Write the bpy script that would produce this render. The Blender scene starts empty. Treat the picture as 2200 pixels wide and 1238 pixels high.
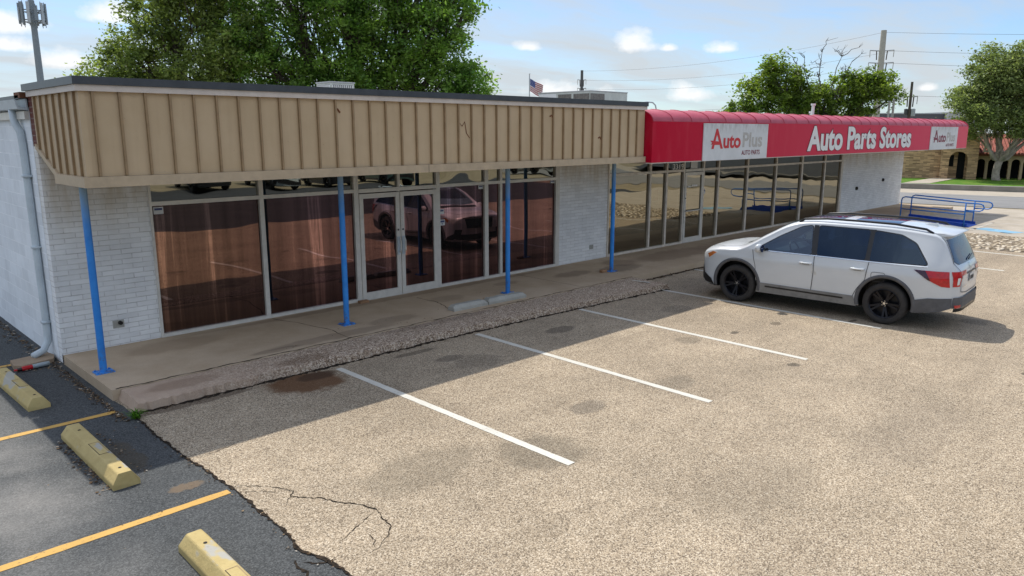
import bpy, bmesh, math, random
import numpy as np
from mathutils import Vector, Matrix
from mathutils.geometry import tessellate_polygon
random.seed(7); rng = np.random.default_rng(11)
S = bpy.context.scene
COL = S.collection
R = math.radians

# ------------------------------------------------------------------ materials
class NT:
    """small helper round a material's node tree"""
    def __init__(s, name):
        s.m = bpy.data.materials.new(name); s.m.use_nodes = True
        s.t = s.m.node_tree; s.n = s.t.nodes; s.l = s.t.links
        s.n.clear(); s.out = s.n.new('ShaderNodeOutputMaterial')
        s._pos = None
    def node(s, kind, **kw):
        x = s.n.new(kind)
        for k, v in kw.items():
            setattr(x, k, v)
        return x
    def put(s, sock, v):
        if v is None: return
        if isinstance(v, bpy.types.NodeSocket): s.l.new(v, sock)
        else:
            if isinstance(v, (tuple, list)) and len(v) == 3 and sock.type == 'RGBA': v = (*v, 1)
            sock.default_value = v
    def pos(s):
        if s._pos is None: s._pos = s.node('ShaderNodeNewGeometry').outputs['Position']
        return s._pos
    def obj(s): return s.node('ShaderNodeTexCoord').outputs['Object']
    def scale(s, v, sc, loc=(0, 0, 0), rot=(0, 0, 0)):
        m = s.node('ShaderNodeMapping'); s.put(m.inputs[0], v); m.inputs['Scale'].default_value = sc
        m.inputs['Location'].default_value = loc; m.inputs['Rotation'].default_value = rot
        return m.outputs[0]
    def noise(s, v, sc, detail=3, rough=.55, color=False):
        t = s.node('ShaderNodeTexNoise'); s.put(t.inputs['Vector'], v); t.inputs['Scale'].default_value = sc
        t.inputs['Detail'].default_value = detail; t.inputs['Roughness'].default_value = rough
        return t.outputs['Color' if color else 'Fac']
    def voro(s, v, sc, out='Color', feature='F1'):
        t = s.node('ShaderNodeTexVoronoi', feature=feature); s.put(t.inputs['Vector'], v); t.inputs['Scale'].default_value = sc
        return t.outputs[out]
    def ramp(s, f, stops, interp='LINEAR'):
        r = s.node('ShaderNodeValToRGB'); s.put(r.inputs[0], f); r.color_ramp.interpolation = interp
        e = r.color_ramp.elements
        while len(e) < len(stops): e.new(.5)
        for i, (p, c) in enumerate(stops):
            e[i].position = p
            if isinstance(c, (int, float)): c = (c, c, c)
            e[i].color = (*c, 1)
        return r.outputs[0]
    def mix(s, f, a, b, mode='MIX'):
        x = s.node('ShaderNodeMix', data_type='RGBA', blend_type=mode)
        s.put(x.inputs[0], f); s.put(x.inputs[6], a); s.put(x.inputs[7], b)
        return x.outputs[2]
    def math(s, op, a, b=None, c=None, clamp=False):
        x = s.node('ShaderNodeMath', operation=op, use_clamp=clamp)
        s.put(x.inputs[0], a); s.put(x.inputs[1], b)
        if c is not None: s.put(x.inputs[2], c)
        return x.outputs[0]
    def sep(s, v):
        x = s.node('ShaderNodeSeparateXYZ'); s.put(x.inputs[0], v); return x.outputs
    def comb(s, x=0, y=0, z=0):
        c = s.node('ShaderNodeCombineXYZ'); s.put(c.inputs[0], x); s.put(c.inputs[1], y); s.put(c.inputs[2], z); return c.outputs[0]
    def bump(s, h, strength=.3, dist=.01):
        b = s.node('ShaderNodeBump'); s.put(b.inputs['Height'], h); b.inputs['Strength'].default_value = strength
        b.inputs['Distance'].default_value = dist
        return b.outputs[0]
    def blob(s, cx, cy, rx, ry, amount=1., soft=.35, rag=.45, sc=4):
        """ragged elliptical stain mask at a place in the world"""
        p = s.pos(); w = s.node('ShaderNodeVectorMath', operation='ADD'); s.put(w.inputs[0], p)
        n = s.node('ShaderNodeVectorMath', operation='SCALE'); s.put(n.inputs[0], s.noise(p, sc, 4, color=True)); n.inputs['Scale'].default_value = rag * min(rx, ry) * 2
        s.l.new(n.outputs[0], w.inputs[1])
        o = rag * min(rx, ry)
        q = s.sep(s.scale(w.outputs[0], (1 / rx, 1 / ry, 0), (-(cx + o) / rx, -(cy + o) / ry, 0)))
        d = s.math('SQRT', s.math('ADD', s.math('MULTIPLY', q[0], q[0]), s.math('MULTIPLY', q[1], q[1])))
        m = s.node('ShaderNodeMapRange', interpolation_type='SMOOTHSTEP'); s.put(m.inputs[0], d)
        m.inputs[1].default_value = 1; m.inputs[2].default_value = 1 - soft - .001; m.inputs[3].default_value = 0; m.inputs[4].default_value = amount
        return m.outputs[0]
    def bsdf(s, color, rough=.8, normal=None, metal=0., spec=.5, coat=0., coat_rough=.05):
        b = s.node('ShaderNodeBsdfPrincipled')
        s.put(b.inputs['Base Color'], color); s.put(b.inputs['Roughness'], rough); b.inputs['Metallic'].default_value = metal
        b.inputs['Specular IOR Level'].default_value = spec; b.inputs['Coat Weight'].default_value = coat; b.inputs['Coat Roughness'].default_value = coat_rough
        if normal is not None: s.l.new(normal, b.inputs['Normal'])
        return b.outputs[0]
    def finish(s, sh):
        s.l.new(sh, s.out.inputs[0]); return s.m

M = {}
def paint(name, c, rough=.5, var=.18, sc=6, dirt=0., metal=0., spec=.4, coat=0., world=True, bump=0.):
    n = NT(name); p = n.pos() if world else n.obj()
    lo = tuple(x * (1 - var) for x in c); hi = tuple(min(1, x * (1 + var * .6)) for x in c)
    col = n.ramp(n.noise(p, sc, 5, .65), [(.3, lo), (.7, hi)])
    if dirt:
        d = n.ramp(n.noise(n.scale(p, (1, 1, .35)), 3.1, 6, .7), [(.5, 0), (.72, dirt)])
        col = n.mix(d, col, tuple(x * .45 + .02 for x in c))
    nm = n.bump(n.noise(p, 40, 4), bump, .01) if bump else None
    M[name] = n.finish(n.bsdf(col, rough, nm, metal, spec, coat)); return M[name]

def build_materials():
    # --- tan chip-seal lot
    n = NT('chip_seal'); p = n.pos()
    stone = n.math('ADD', n.math('MULTIPLY', n.sep(n.voro(p, 105))[0], .8), n.math('MULTIPLY', n.noise(p, 38, 3, .7), .2))
    c = n.ramp(stone, [(.05, (.10, .075, .052)), (.28, (.20, .156, .108)), (.45, (.342, .266, .180)), (.7, (.436, .347, .24)), (.95, (.65, .56, .43))])
    big = n.ramp(n.noise(p, .45, 4, .6), [(.3, .80), (.7, 1.10)])
    c = n.mix(1., c, big, 'MULTIPLY')
    med = n.ramp(n.noise(p, 2.4, 5, .65), [(.3, .87), (.7, 1.07)])
    c = n.mix(1., c, med, 'MULTIPLY')
    streak = n.ramp(n.noise(n.scale(p, (.09, .75, 1), rot=(0, 0, .10)), 3., 5, .6), [(.48, 0), (.72, .28)])
    c = n.mix(streak, c, n.mix(1., c, (.62, .60, .58), 'MULTIPLY'))
    for (cx, cy, rx, ry, col, a) in [(4.95, 9.12, .64, .52, (.105, .044, .015), .98), (5.2, 9.27, .36, .2, (.05, .027, .015), .85),
                                     (3.55, 9.4, .9, .12, (.05, .03, .02), .7), (6.9, 9.2, .5, .1, (.04, .03, .022), .6),
                                     (9.6, 8.55, .38, .2, (.035, .03, .027), .62), (7.1, 8.6, .3, .15, (.05, .04, .035), .5), (7.3, 8.2, .5, .4, (.06, .05, .04), .32), (12.4, 8.0, .45, .3, (.05, .045, .04), .3),
                                     (5.6, 5.2, .55, .5, (.10, .085, .06), .5), (4.4, 5.8, .8, .5, (.10, .085, .06), .34), (7.0, 5.75, .35, .22, (.07, .06, .05), .5),
                                     (10.55, 4.75, .12, .1, (.03, .026, .022), .7), (11.6, 6.3, .14, .08, (.03, .026, .022), .75), (12.7, 6.1, .16, .1, (.05, .04, .03), .6), (10.6, 6.6, .3, .25, (.07, .06, .045), .4),
                                     (8.6, 5.5, .4, .3, (.08, .07, .055), .35), (13.9, 5.2, .16, .06, (.03, .026, .02), .8), (15.4, 3.6, .3, .3, (.05, .045, .04), .4),
                                     (9.0, 2.6, 1.6, .5, (.16, .13, .10), .2), (6.5, 3.2, 1.2, .5, (.17, .14, .10), .2), (12.5, 2.2, .08, .07, (.03, .025, .02), .8)]:
        c = n.mix(n.blob(cx, cy, rx, ry, a), c, n.mix(.12, col, c))
    oil = n.ramp(n.noise(p, 5.5, 5, .7), [(.66, 0), (.74, .5)])
    c = n.mix(n.math('MULTIPLY', oil, n.ramp(n.noise(p, .8, 3), [(.45, .1), (.65, 1)])), c, n.mix(1., c, (.45, .42, .40), 'MULTIPLY'))
    nb = n.bump(n.voro(p, 105, 'Distance'), .4, .006)
    M['chip_seal'] = n.finish(n.bsdf(c, .9, nb, spec=.25))
    # --- dark asphalt
    n = NT('asphalt'); p = n.pos()
    st = n.math('ADD', n.math('MULTIPLY', n.sep(n.voro(p, 95))[0], .7), n.math('MULTIPLY', n.noise(p, 60, 4, .7), .3))
    c = n.ramp(st, [(.1, (.018, .020, .021)), (.5, (.050, .054, .055)), (.85, (.095, .10, .10)), (.93, (.2, .2, .195))])
    old = n.ramp(n.noise(p, .55, 5, .6), [(.38, .15), (.58, .9)])
    nearlot = n.math('SUBTRACT', 1., n.math('MULTIPLY', n.math('SUBTRACT', n.sep(p)[0], 1.35), 1.3, clamp=True), clamp=True)
    c = n.mix(n.math('MULTIPLY', old, n.math('MAXIMUM', nearlot, .12)), c, n.mix(.5, (.20, .19, .175), n.mix(1., c, (2.3, 2.15, 2.0), 'MULTIPLY')))
    for (cx, cy, rx, ry, a) in [(1.25, 7.5, .75, 1.1, .6), (.9, 5.7, .9, .6, .45), (1.5, 9.0, .4, .7, .45), (1.3, 11.2, .4, .9, .4), (1.9, 4.4, .4, .5, .3)]: c = n.mix(n.blob(cx, cy, rx, ry, a, soft=.8, rag=.5, sc=3), c, n.mix(.5, (.19, .18, .165), n.mix(1., c, (2.2, 2.1, 2.0), 'MULTIPLY')))
    c = n.mix(n.blob(2.52, 7.12, .2, .1, .8, rag=.6, sc=16), c, (.17, .12, .075))
    c = n.mix(n.blob(2.35, 8.3, .16, .6, .6, rag=.7), c, (.07, .055, .035))
    c = n.mix(n.ramp(n.noise(p, 9, 6, .75), [(.62, 0), (.75, .55)]), c, (.02, .02, .022))
    nb = n.bump(n.noise(p, 70, 5, .7), .7, .012)
    M['asphalt'] = n.finish(n.bsdf(c, .85, nb, spec=.3))
    n = NT('street_asphalt'); p = n.pos()
    c = n.ramp(n.noise(n.scale(p, (1.2, .25, 1)), 1.1, 6, .7), [(.3, (.17, .165, .16)), (.7, (.25, .245, .235))])
    M['street_asphalt'] = n.finish(n.bsdf(c, .85, n.bump(n.noise(p, 60, 4), .4), spec=.3))
    n = NT('far_asphalt'); p = n.pos()
    c = n.ramp(n.noise(n.scale(p, (.3, 1.2, 1)), 1.1, 6, .7), [(.3, (.028, .03, .034)), (.7, (.055, .058, .062))])
    M['far_asphalt'] = n.finish(n.bsdf(c, .85, n.bump(n.noise(p, 60, 4), .4), spec=.3))
    # --- concretes
    def concrete(name, a, b, stains=(), agg=0., crack=0.):
        n = NT(name); p = n.pos()
        c = n.ramp(n.noise(p, 1.3, 7, .65), [(.3, a), (.7, b)])
        c = n.mix(n.ramp(n.noise(p, 55, 4, .7), [(.45, .25), (.75, 0)]), c, tuple(x * .55 for x in a))
        h = n.noise(p, 45, 4)
        if agg:
            v = n.sep(n.voro(p, 62))[0]
            stones = n.ramp(v, [(0, (.12, .082, .055)), (.3, (.25, .178, .125)), (.6, (.40, .305, .222)), (1, (.62, .52, .41))])
            mask = n.ramp(n.noise(n.scale(p, (.6, 1, 1)), 2.2, 4), [(.22, 0), (.4, agg)])
            edge = n.math('MULTIPLY', n.math('SUBTRACT', n.sep(p)[0], 3.3), .5, clamp=True)
            c = n.mix(n.math('MULTIPLY', mask, edge), c, stones); h = n.voro(p, 62, 'Distance')
        for (cx, cy, rx, ry, col, am) in stains:
            c = n.mix(n.blob(cx, cy, rx, ry, am), c, n.mix(.4, col, c))
        M[name] = n.finish(n.bsdf(c, .88, n.bump(h, .2 if agg else .2, .012), spec=.25))
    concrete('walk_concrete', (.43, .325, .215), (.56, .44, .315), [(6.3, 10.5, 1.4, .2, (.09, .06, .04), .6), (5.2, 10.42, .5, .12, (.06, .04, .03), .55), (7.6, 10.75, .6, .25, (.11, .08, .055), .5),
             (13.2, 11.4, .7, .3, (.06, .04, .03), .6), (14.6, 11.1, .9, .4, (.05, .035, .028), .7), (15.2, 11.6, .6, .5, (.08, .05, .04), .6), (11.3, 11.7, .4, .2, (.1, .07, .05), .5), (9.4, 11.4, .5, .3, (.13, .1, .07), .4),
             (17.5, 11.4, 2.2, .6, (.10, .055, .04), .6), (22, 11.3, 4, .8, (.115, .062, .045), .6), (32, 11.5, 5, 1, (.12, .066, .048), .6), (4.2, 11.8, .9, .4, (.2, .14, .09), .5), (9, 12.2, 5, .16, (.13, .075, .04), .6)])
    concrete('apron_aggregate', (.37, .26, .185), (.52, .40, .30), [(5.25, 9.75, .5, .18, (.10, .055, .025), .7), (3.6, 9.9, .6, .2, (.16, .095, .055), .6), (8.2, 10.1, 1.5, .15, (.12, .085, .06), .5)], agg=1.)
    concrete('pale_concrete', (.36, .31, .24), (.50, .44, .36))
    concrete('curb_concrete', (.20, .185, .16), (.32, .30, .26))
    concrete('grey_block', (.34, .33, .29), (.46, .45, .40))
    concrete('splash_concrete', (.28, .2, .13), (.4, .3, .21))
    n = NT('gravel'); p = n.pos()
    v = n.sep(n.voro(p, 9))[0]
    c = n.ramp(v, [(0, (.22, .17, .11)), (.5, (.46, .38, .27)), (1, (.70, .62, .50))])
    dd = n.voro(p, 9, 'Distance')
    c = n.mix(n.ramp(dd, [(.38, 0), (.62, .8)]), c, (.10, .075, .05))
    M['gravel'] = n.finish(n.bsdf(c, .9, n.bump(n.math('SUBTRACT', 1., dd), 1., .06), spec=.2))
    n = NT('dry_ground'); p = n.pos()
    c = n.ramp(n.noise(p, .6, 6, .65), [(.3, (.22, .18, .12)), (.7, (.34, .29, .2))])
    M['dry_ground'] = n.finish(n.bsdf(c, .95, n.bump(n.noise(p, 12, 5), .5, .03), spec=.1))
    n = NT('lawn_grass'); p = n.pos()
    c = n.ramp(n.noise(p, 2.5, 6, .7), [(.3, (.045, .12, .012)), (.7, (.12, .24, .025))])
    c = n.mix(n.ramp(n.noise(p, .7, 3), [(.5, 0), (.7, .6)]), c, (.20, .22, .05))
    M['lawn_grass'] = n.finish(n.bsdf(c, .9, n.bump(n.noise(p, 30, 4), .8, .05), spec=.15))
    # --- painted walls
    def brick(name, axis, bw, bh, base, joint, mortar, tile=.25, strength=.6, stain=0.):
        n = NT(name); q = n.sep(n.pos())
        vec = n.comb(q[0 if axis == 'x' else 1], q[2], 0)
        t = n.node('ShaderNodeTexBrick'); n.put(t.inputs['Vector'], vec); t.inputs['Scale'].default_value = 1
        t.inputs['Mortar Size'].default_value = mortar; t.inputs['Mortar Smooth'].default_value = .3; t.inputs['Brick Width'].default_value = bw; t.inputs['Row Height'].default_value = bh
        n.put(t.inputs['Color1'], tuple(x * (1 - tile * .3) for x in base)); n.put(t.inputs['Color2'], tuple(min(1, x * (1 + tile * .2)) for x in base)); n.put(t.inputs['Mortar'], base)
        c = n.mix(1., t.outputs['Color'], n.ramp(n.noise(n.pos(), 1.6, 6, .65), [(.3, .88), (.7, 1.06)]), 'MULTIPLY')
        wear = n.ramp(n.noise(n.scale(n.pos(), (1.2, 1.2, 5)), 2.6, 5, .7), [(.42, .25), (.66, 1.)])
        c = n.mix(n.math('MULTIPLY', t.outputs['Fac'], wear), c, joint)
        c = n.mix(n.ramp(n.noise(n.pos(), 7, 5, .75), [(.68, 0), (.76, .6)]), c, tuple(x * .5 for x in base))
        if stain:
            hi = n.node('ShaderNodeMapRange', interpolation_type='SMOOTHSTEP'); n.put(hi.inputs[0], q[2]); hi.inputs[1].default_value = 1.7; hi.inputs[2].default_value = 2.7
            drip = n.math('MULTIPLY', hi.outputs[0], n.ramp(n.noise(n.scale(n.pos(), (2, 2, .3)), 2., 5, .7), [(.35, .05), (.7, stain)]))
            c = n.mix(drip, c, (.42, .33, .20))
        nb = n.bump(n.math('ADD', n.math('SUBTRACT', 1., t.outputs['Fac']), n.math('MULTIPLY', n.noise(n.pos(), 30, 4), .35)), strength, .012)
        M[name] = n.finish(n.bsdf(c, .7, nb, spec=.3))
    brick('white_brick', 'x', .30, .078, (.80, .80, .785), (.46, .445, .42), .006, stain=.75)
    brick('white_block', 'y', .41, .205, (.76, .79, .81), (.90, .91, .92), .008, strength=.35)
    brick('red_brick', 'x', .21, .078, (.12, .03, .02), (.25, .2, .17), .01)
    brick('tan_brick', 'y', .42, .10, (.54, .35, .19), (.30, .19, .10), .012, tile=1.6, strength=.9)
    # --- fascia sheet metal
    n = NT('tan_metal'); p = n.pos()
    c = n.ramp(n.noise(p, 1.2, 6, .6), [(.3, (.47, .342, .20)), (.7, (.54, .402, .25))])
    c = n.mix(n.ramp(n.noise(p, 16, 5, .75), [(.66, 0), (.76, .65)]), c, (.14, .09, .05))
    c = n.mix(n.ramp(n.noise(n.scale(p, (3.3, 3.3, .25)), 2.2, 5), [(.5, 0), (.75, .2)]), c, (.30, .20, .115))
    M['tan_metal'] = n.finish(n.bsdf(c, .55, n.bump(n.noise(p, 3, 3), .12, .02), spec=.35))
    paint('batten_metal', (.30, .20, .105), .55, .2)
    paint('tan_trim', (.47, .36, .235), .5, .12, dirt=.25)
    paint('beige_trim', (.60, .52, .45), .5, .1, dirt=.2)
    paint('dark_flashing', (.06, .064, .07), .38, .2, metal=.25)
    paint('roof_membrane', (.35, .34, .33), .8)
    paint('soffit_paint', (.40, .33, .24), .8, .2, dirt=.4)
    paint('gutter_metal', (.52, .58, .61), .45, .12, dirt=.35)
    paint('rust', (.18, .07, .03), .8, .4)
    paint('alu_frame', (.64, .61, .55), .4, .12, metal=.1, dirt=.2)
    paint('bronze_frame', (.66, .59, .50), .45, .2, metal=.1, dirt=.3)
    paint('steel_dark', (.10, .10, .10), .4, .2, metal=.5)
    n = NT('blue_paint'); p = n.pos(); z = n.sep(p)[2]
    c = n.ramp(n.noise(p, 5, 5, .65), [(.3, (.018, .185, .57)), (.7, (.035, .26, .69))])
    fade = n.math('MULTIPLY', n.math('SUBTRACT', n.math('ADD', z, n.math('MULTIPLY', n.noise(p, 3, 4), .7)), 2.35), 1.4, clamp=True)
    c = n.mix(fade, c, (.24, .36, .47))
    c = n.mix(n.ramp(n.noise(p, 18, 5, .75), [(.66, 0), (.72, .8)]), c, (.02, .07, .2))
    low = n.math('SUBTRACT', 1., n.math('MULTIPLY', n.math('SUBTRACT', z, .15), 2.6, clamp=True), clamp=True)
    c = n.mix(n.math('MULTIPLY', low, n.ramp(n.noise(p, 13, 5, .75), [(.5, .05), (.6, .85)])), c, (.12, .065, .035))
    M['blue_paint'] = n.finish(n.bsdf(c, .42, spec=.4))
    paint('rail_blue', (.03, .19, .56), .4, .2)
    paint('ramp_blue', (.015, .075, .42), .45, .25)
    # --- awning vinyl: fades to pink along its length (weathering of the cloth)
    n = NT('awning_vinyl'); p = n.pos(); x = n.sep(p)[0]
    f = n.math('MULTIPLY', n.math('SUBTRACT', n.math('ADD', x, n.math('MULTIPLY', n.noise(p, .5, 4), 3.)), 15.), .05, clamp=True)
    c = n.mix(f, (.46, .0008, .022), (.66, .08, .13))
    step = n.math('GREATER_THAN', x, 19.6)
    c = n.mix(n.math('MULTIPLY', step, .3), c, (.62, .05, .085))
    c = n.mix(n.math('MULTIPLY', n.math('GREATER_THAN', x, 36.3), .55), c, (.72, .13, .16))
    c = n.mix(n.ramp(n.noise(n.scale(p, (2, 2, .5)), 2, 5), [(.5, 0), (.8, .25)]), c, (.60, .10, .12))
    M['awning_vinyl'] = n.finish(n.bsdf(c, .6, n.bump(n.noise(n.scale(p, (2, 1, .5)), 2.5, 3), .12, .03), spec=.1))
    n = NT('awning_cap'); p = n.pos()
    c = n.ramp(n.noise(n.scale(p, (1, 1, 2)), 2, 5, .7), [(.3, (.36, .04, .065)), (.7, (.47, .075, .105))])
    M['awning_cap'] = n.finish(n.bsdf(c, .5, spec=.35))
    n = NT('sign_face'); p = n.pos()
    c = n.ramp(n.noise(p, 1.5, 6, .7), [(.3, (.56, .56, .55)), (.7, (.68, .68, .67))])
    top = n.node('ShaderNodeMapRange'); n.put(top.inputs[0], n.sep(p)[2]); top.inputs[1].default_value = 3.32; top.inputs[2].default_value = 3.65
    c = n.mix(n.math('MULTIPLY', top.outputs[0], n.ramp(n.noise(n.scale(p, (2, 1, .6)), 4, 6, .75), [(.42, 0), (.62, .7)])), c, (.26, .235, .2))
    M['sign_face'] = n.finish(n.bsdf(c, .5, spec=.3))
    paint('letter_white', (.74, .73, .70), .5, .08); paint('letter_edge', (.20, .015, .03), .6, .1)
    paint('letter_red', (.56, .02, .025), .5, .1); paint('letter_ghost', (.47, .44, .40), .6, .25, sc=14)
    paint('letter_maroon', (.20, .012, .035), .5, .1)
    # --- glass
    def glass(name, tint, fac, body, streaks=False, see=None):
        n = NT(name); p = n.pos()
        w = n.bump(n.noise(n.scale(p, (.55, 1, .9)), 1.5, 1, .4), .014 if streaks else .021, .3)
        g = n.node('ShaderNodeBsdfGlossy'); g.inputs['Roughness'].default_value = .012; n.l.new(w, g.inputs['Normal'])
        n.put(g.inputs['Color'], tint)
        if see is None: b = n.bsdf(body, .35, spec=.1)
        else:
            t = n.node('ShaderNodeBsdfTransparent'); n.put(t.inputs['Color'], see); b = t.outputs[0]
        mx = n.node('ShaderNodeMixShader'); n.l.new(b, mx.inputs[1]); n.l.new(g.outputs[0], mx.inputs[2])
        if streaks:
            # sun-bleached vertical runs in the old window film
            xs = n.comb(n.sep(p)[0], 0, n.math('MULTIPLY', n.sep(p)[2], .03))
            a = n.ramp(n.noise(xs, 2.6, 5, .65), [(.32, fac * .5), (.47, fac * .8), (.56, fac * 1.0), (.62, fac * 2.2), (.66, fac * 1.1), (.78, fac * 2.6)])
            fine = n.ramp(n.noise(n.scale(p, (30, 1, 1.2)), 1.5, 4, .7), [(.3, .86), (.7, 1.08)])
            right = n.math('MULTIPLY', n.math('SUBTRACT', n.sep(p)[0], 5.), .35, clamp=True)
            n.put(g.inputs['Color'], n.mix(right, (1., .62, .50), tint))
            n.l.new(n.math('MULTIPLY', a, fine), mx.inputs[0])
        else: mx.inputs[0].default_value = fac
        M[name] = n.finish(mx.outputs[0])
    glass('film_glass', (1., .56, .56), .175, (.0015, .001, .0015), streaks=True)
    glass('shop_glass', (.98, .90, .70), .31, None, see=(.24, .26, .24))
    glass('transom_glass', (.9, .88, .74), .30, None, see=(.10, .11, .10))
    # --- vehicles
    n = NT('pearl_paint')
    c = n.ramp(n.noise(n.obj(), 1.2, 4), [(.3, (.54, .565, .58)), (.7, (.60, .62, .63))])
    M['pearl_paint'] = n.finish(n.bsdf(c, .3, spec=.5, coat=.7, coat_rough=.03))
    for nm, c in [('grey_paint', (.05, .055, .06)), ('silver_paint', (.42, .46, .46)), ('black_paint', (.012, .012, .014)), ('green_paint', (.10, .17, .15))]:
        n = NT(nm); M[nm] = n.finish(n.bsdf(n.ramp(n.noise(n.obj(), 1.2, 4), [(.3, c), (.7, tuple(x * 1.12 for x in c))]), .32, coat=.7))
    paint('cladding', (.10, .10, .105), .6, .25, sc=9, world=False); paint('dusty_cladding', (.21, .205, .195), .7, .25, sc=5, world=False); paint('black_trim', (.012, .012, .013), .35, .2, world=False)
    paint('tyre_rubber', (.035, .032, .03), .85, .3, sc=14, world=False); paint('black_rim', (.012, .012, .016), .3, .2, metal=.4, world=False)
    paint('chrome', (.72, .72, .72), .15, .1, metal=1., world=False); paint('seam', (.03, .03, .032), .7, .1, world=False)
    paint('tail_red', (.50, .006, .010), .18, .3, sc=20, coat=.6, world=False); paint('lamp_white', (.7, .7, .68), .15, .1, coat=.6, world=False); paint('tail_dark', (.035, .004, .02), .15, .2, coat=.6, world=False)
    paint('plate_white', (.62, .62, .60), .4, .1, world=False); paint('amber', (.55, .16, .03), .25, .2, world=False)
    n = NT('car_glass')
    g = n.bsdf((.004, .018, .065), .03, spec=.4)
    M['car_glass'] = n.finish(g)
    n = NT('clear_car_glass')
    gl = n.node('ShaderNodeBsdfGlossy'); gl.inputs['Roughness'].default_value = .01; n.put(gl.inputs['Color'], (.9, .95, 1))
    tr = n.node('ShaderNodeBsdfTransparent'); n.put(tr.inputs['Color'], (.42, .52, .56))
    mx = n.node('ShaderNodeMixShader'); mx.inputs[0].default_value = .13; n.l.new(tr.outputs[0], mx.inputs[1]); n.l.new(gl.outputs[0], mx.inputs[2])
    M['clear_car_glass'] = n.finish(mx.outputs[0])
    n = NT('privacy_glass')
    gl = n.node('ShaderNodeBsdfGlossy'); gl.inputs['Roughness'].default_value = .01; n.put(gl.inputs['Color'], (.55, .75, 1))
    tr = n.node('ShaderNodeBsdfTransparent'); n.put(tr.inputs['Color'], (.045, .085, .20))
    mx = n.node('ShaderNodeMixShader'); mx.inputs[0].default_value = .065; n.l.new(tr.outputs[0], mx.inputs[1]); n.l.new(gl.outputs[0], mx.inputs[2])
    M['privacy_glass'] = n.finish(mx.outputs[0])
    # --- yellow and white markings
    def marking(name, c, wear, under):
        n = NT(name); p = n.pos()
        m = n.ramp(n.noise(p, 26, 6, .75), [(.56, 0), (.64, wear)])
        m = n.mix(1., m, n.ramp(n.noise(p, 3.3, 4), [(.4, .35), (.65, 1)]), 'MULTIPLY')
        cc = n.ramp(n.noise(p, 2, 4), [(.3, tuple(x * .86 for x in c)), (.7, c)])
        M[name] = n.finish(n.bsdf(n.mix(m, cc, under), .7, n.bump(n.noise(p, 60, 4), .4), spec=.3))
    marking('white_line', (.63, .60, .52), .75, (.3, .24, .18)); marking('yellow_line', (.60, .35, .085), .8, (.07, .06, .05))
    marking('faded_line', (.50, .46, .39), .9, (.36, .3, .24)); marking('blue_mark', (.22, .42, .56), .9, (.4, .36, .3))
    n = NT('yellow_stop'); p = n.pos()
    c = n.ramp(n.noise(p, 3, 5, .65), [(.3, (.40, .30, .12)), (.7, (.50, .39, .17))])
    c = n.mix(n.ramp(n.noise(n.scale(p, (2, 1, 1)), 2.1, 3, .5), [(.58, 0), (.62, .85)]), c, (.36, .355, .33))
    c = n.mix(n.ramp(n.noise(p, 14, 6, .75), [(.60, 0), (.72, .6)]), c, (.17, .12, .05))
    M['yellow_stop'] = n.finish(n.bsdf(c, .75, n.bump(n.noise(p, 35, 5), .5, .01), spec=.25))
    paint('stop_hole', (.02, .018, .015), .9)
    n = NT('crack_dirt_and_shade'); p = n.pos()
    M['crack_dirt_and_shade'] = n.finish(n.bsdf(n.ramp(n.noise(p, 20, 5), [(.35, (.012, .010, .008)), (.7, (.05, .036, .025))]), .95, spec=.1))
    # --- plants
    def leaf(name, dark, light, trans):
        n = NT(name); p = n.pos()
        geo = n.node('ShaderNodeNewGeometry')
        c = n.ramp(n.noise(p, .8, 4, .65), [(.36, dark), (.64, light)])
        c = n.mix(1., c, n.ramp(geo.outputs['Random Per Island'], [(0, .5), (1, 1.5)]), 'MULTIPLY')
        d = n.bsdf(c, .5, spec=.35)
        t = n.node('ShaderNodeBsdfTranslucent'); n.put(t.inputs['Color'], n.mix(1., c, trans, 'MULTIPLY'))
        mx = n.node('ShaderNodeMixShader'); mx.inputs[0].default_value = .5; n.l.new(d, mx.inputs[1]); n.l.new(t.outputs[0], mx.inputs[2])
        M[name] = n.finish(mx.outputs[0])
    leaf('leaf_green', (.068, .145, .028), (.215, .315, .065), (1.7, 1.9, .9))
    leaf('leaf_olive', (.11, .165, .04), (.25, .31, .085), (1.5, 1.5, .9))
    leaf('leaf_mid', (.085, .14, .022), (.20, .26, .045), (1.6, 1.7, .8))
    leaf('leaf_oak', (.12, .165, .055), (.29, .34, .12), (1.3, 1.35, .9))
    leaf('weed_green', (.06, .15, .01), (.12, .28, .02), (1.4, 1.5, .8))
    n = NT('bark'); p = n.pos()
    c = n.ramp(n.noise(n.scale(p, (5, 5, 1)), 3, 6, .7), [(.3, (.045, .036, .028)), (.7, (.13, .105, .085))])
    M['bark'] = n.finish(n.bsdf(c, .9, n.bump(n.noise(n.scale(p, (5, 5, 1)), 5, 5), .8, .04), spec=.1))
    paint('pale_bark', (.38, .32, .26), .9, .4, sc=4, bump=.8); paint('dead_wood', (.12, .105, .095), .9, .3)
    n = NT('leaf_litter'); geo = n.node('ShaderNodeNewGeometry')
    M['leaf_litter'] = n.finish(n.bsdf(n.ramp(geo.outputs['Random Per Island'], [(0, (.03, .02, .012)), (.5, (.10, .062, .035)), (.85, (.24, .17, .10)), (1, (.5, .45, .38))]), .9, spec=.1))
    # --- far and roof things
    paint('roof_tile', (.36, .11, .08), .75, .45, sc=3); paint('stucco', (.50, .38, .22), .9, .15); paint('dark_void', (.006, .006, .006), .9)
    paint('dark_cladding', (.10, .10, .11), .7, .1); paint('unit_beige', (.50, .52, .47), .55, .1, dirt=.2); paint('unit_grey', (.40, .41, .41), .55, .15, dirt=.3); paint('coil', (.17, .155, .135), .7, .5, sc=18)
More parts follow.
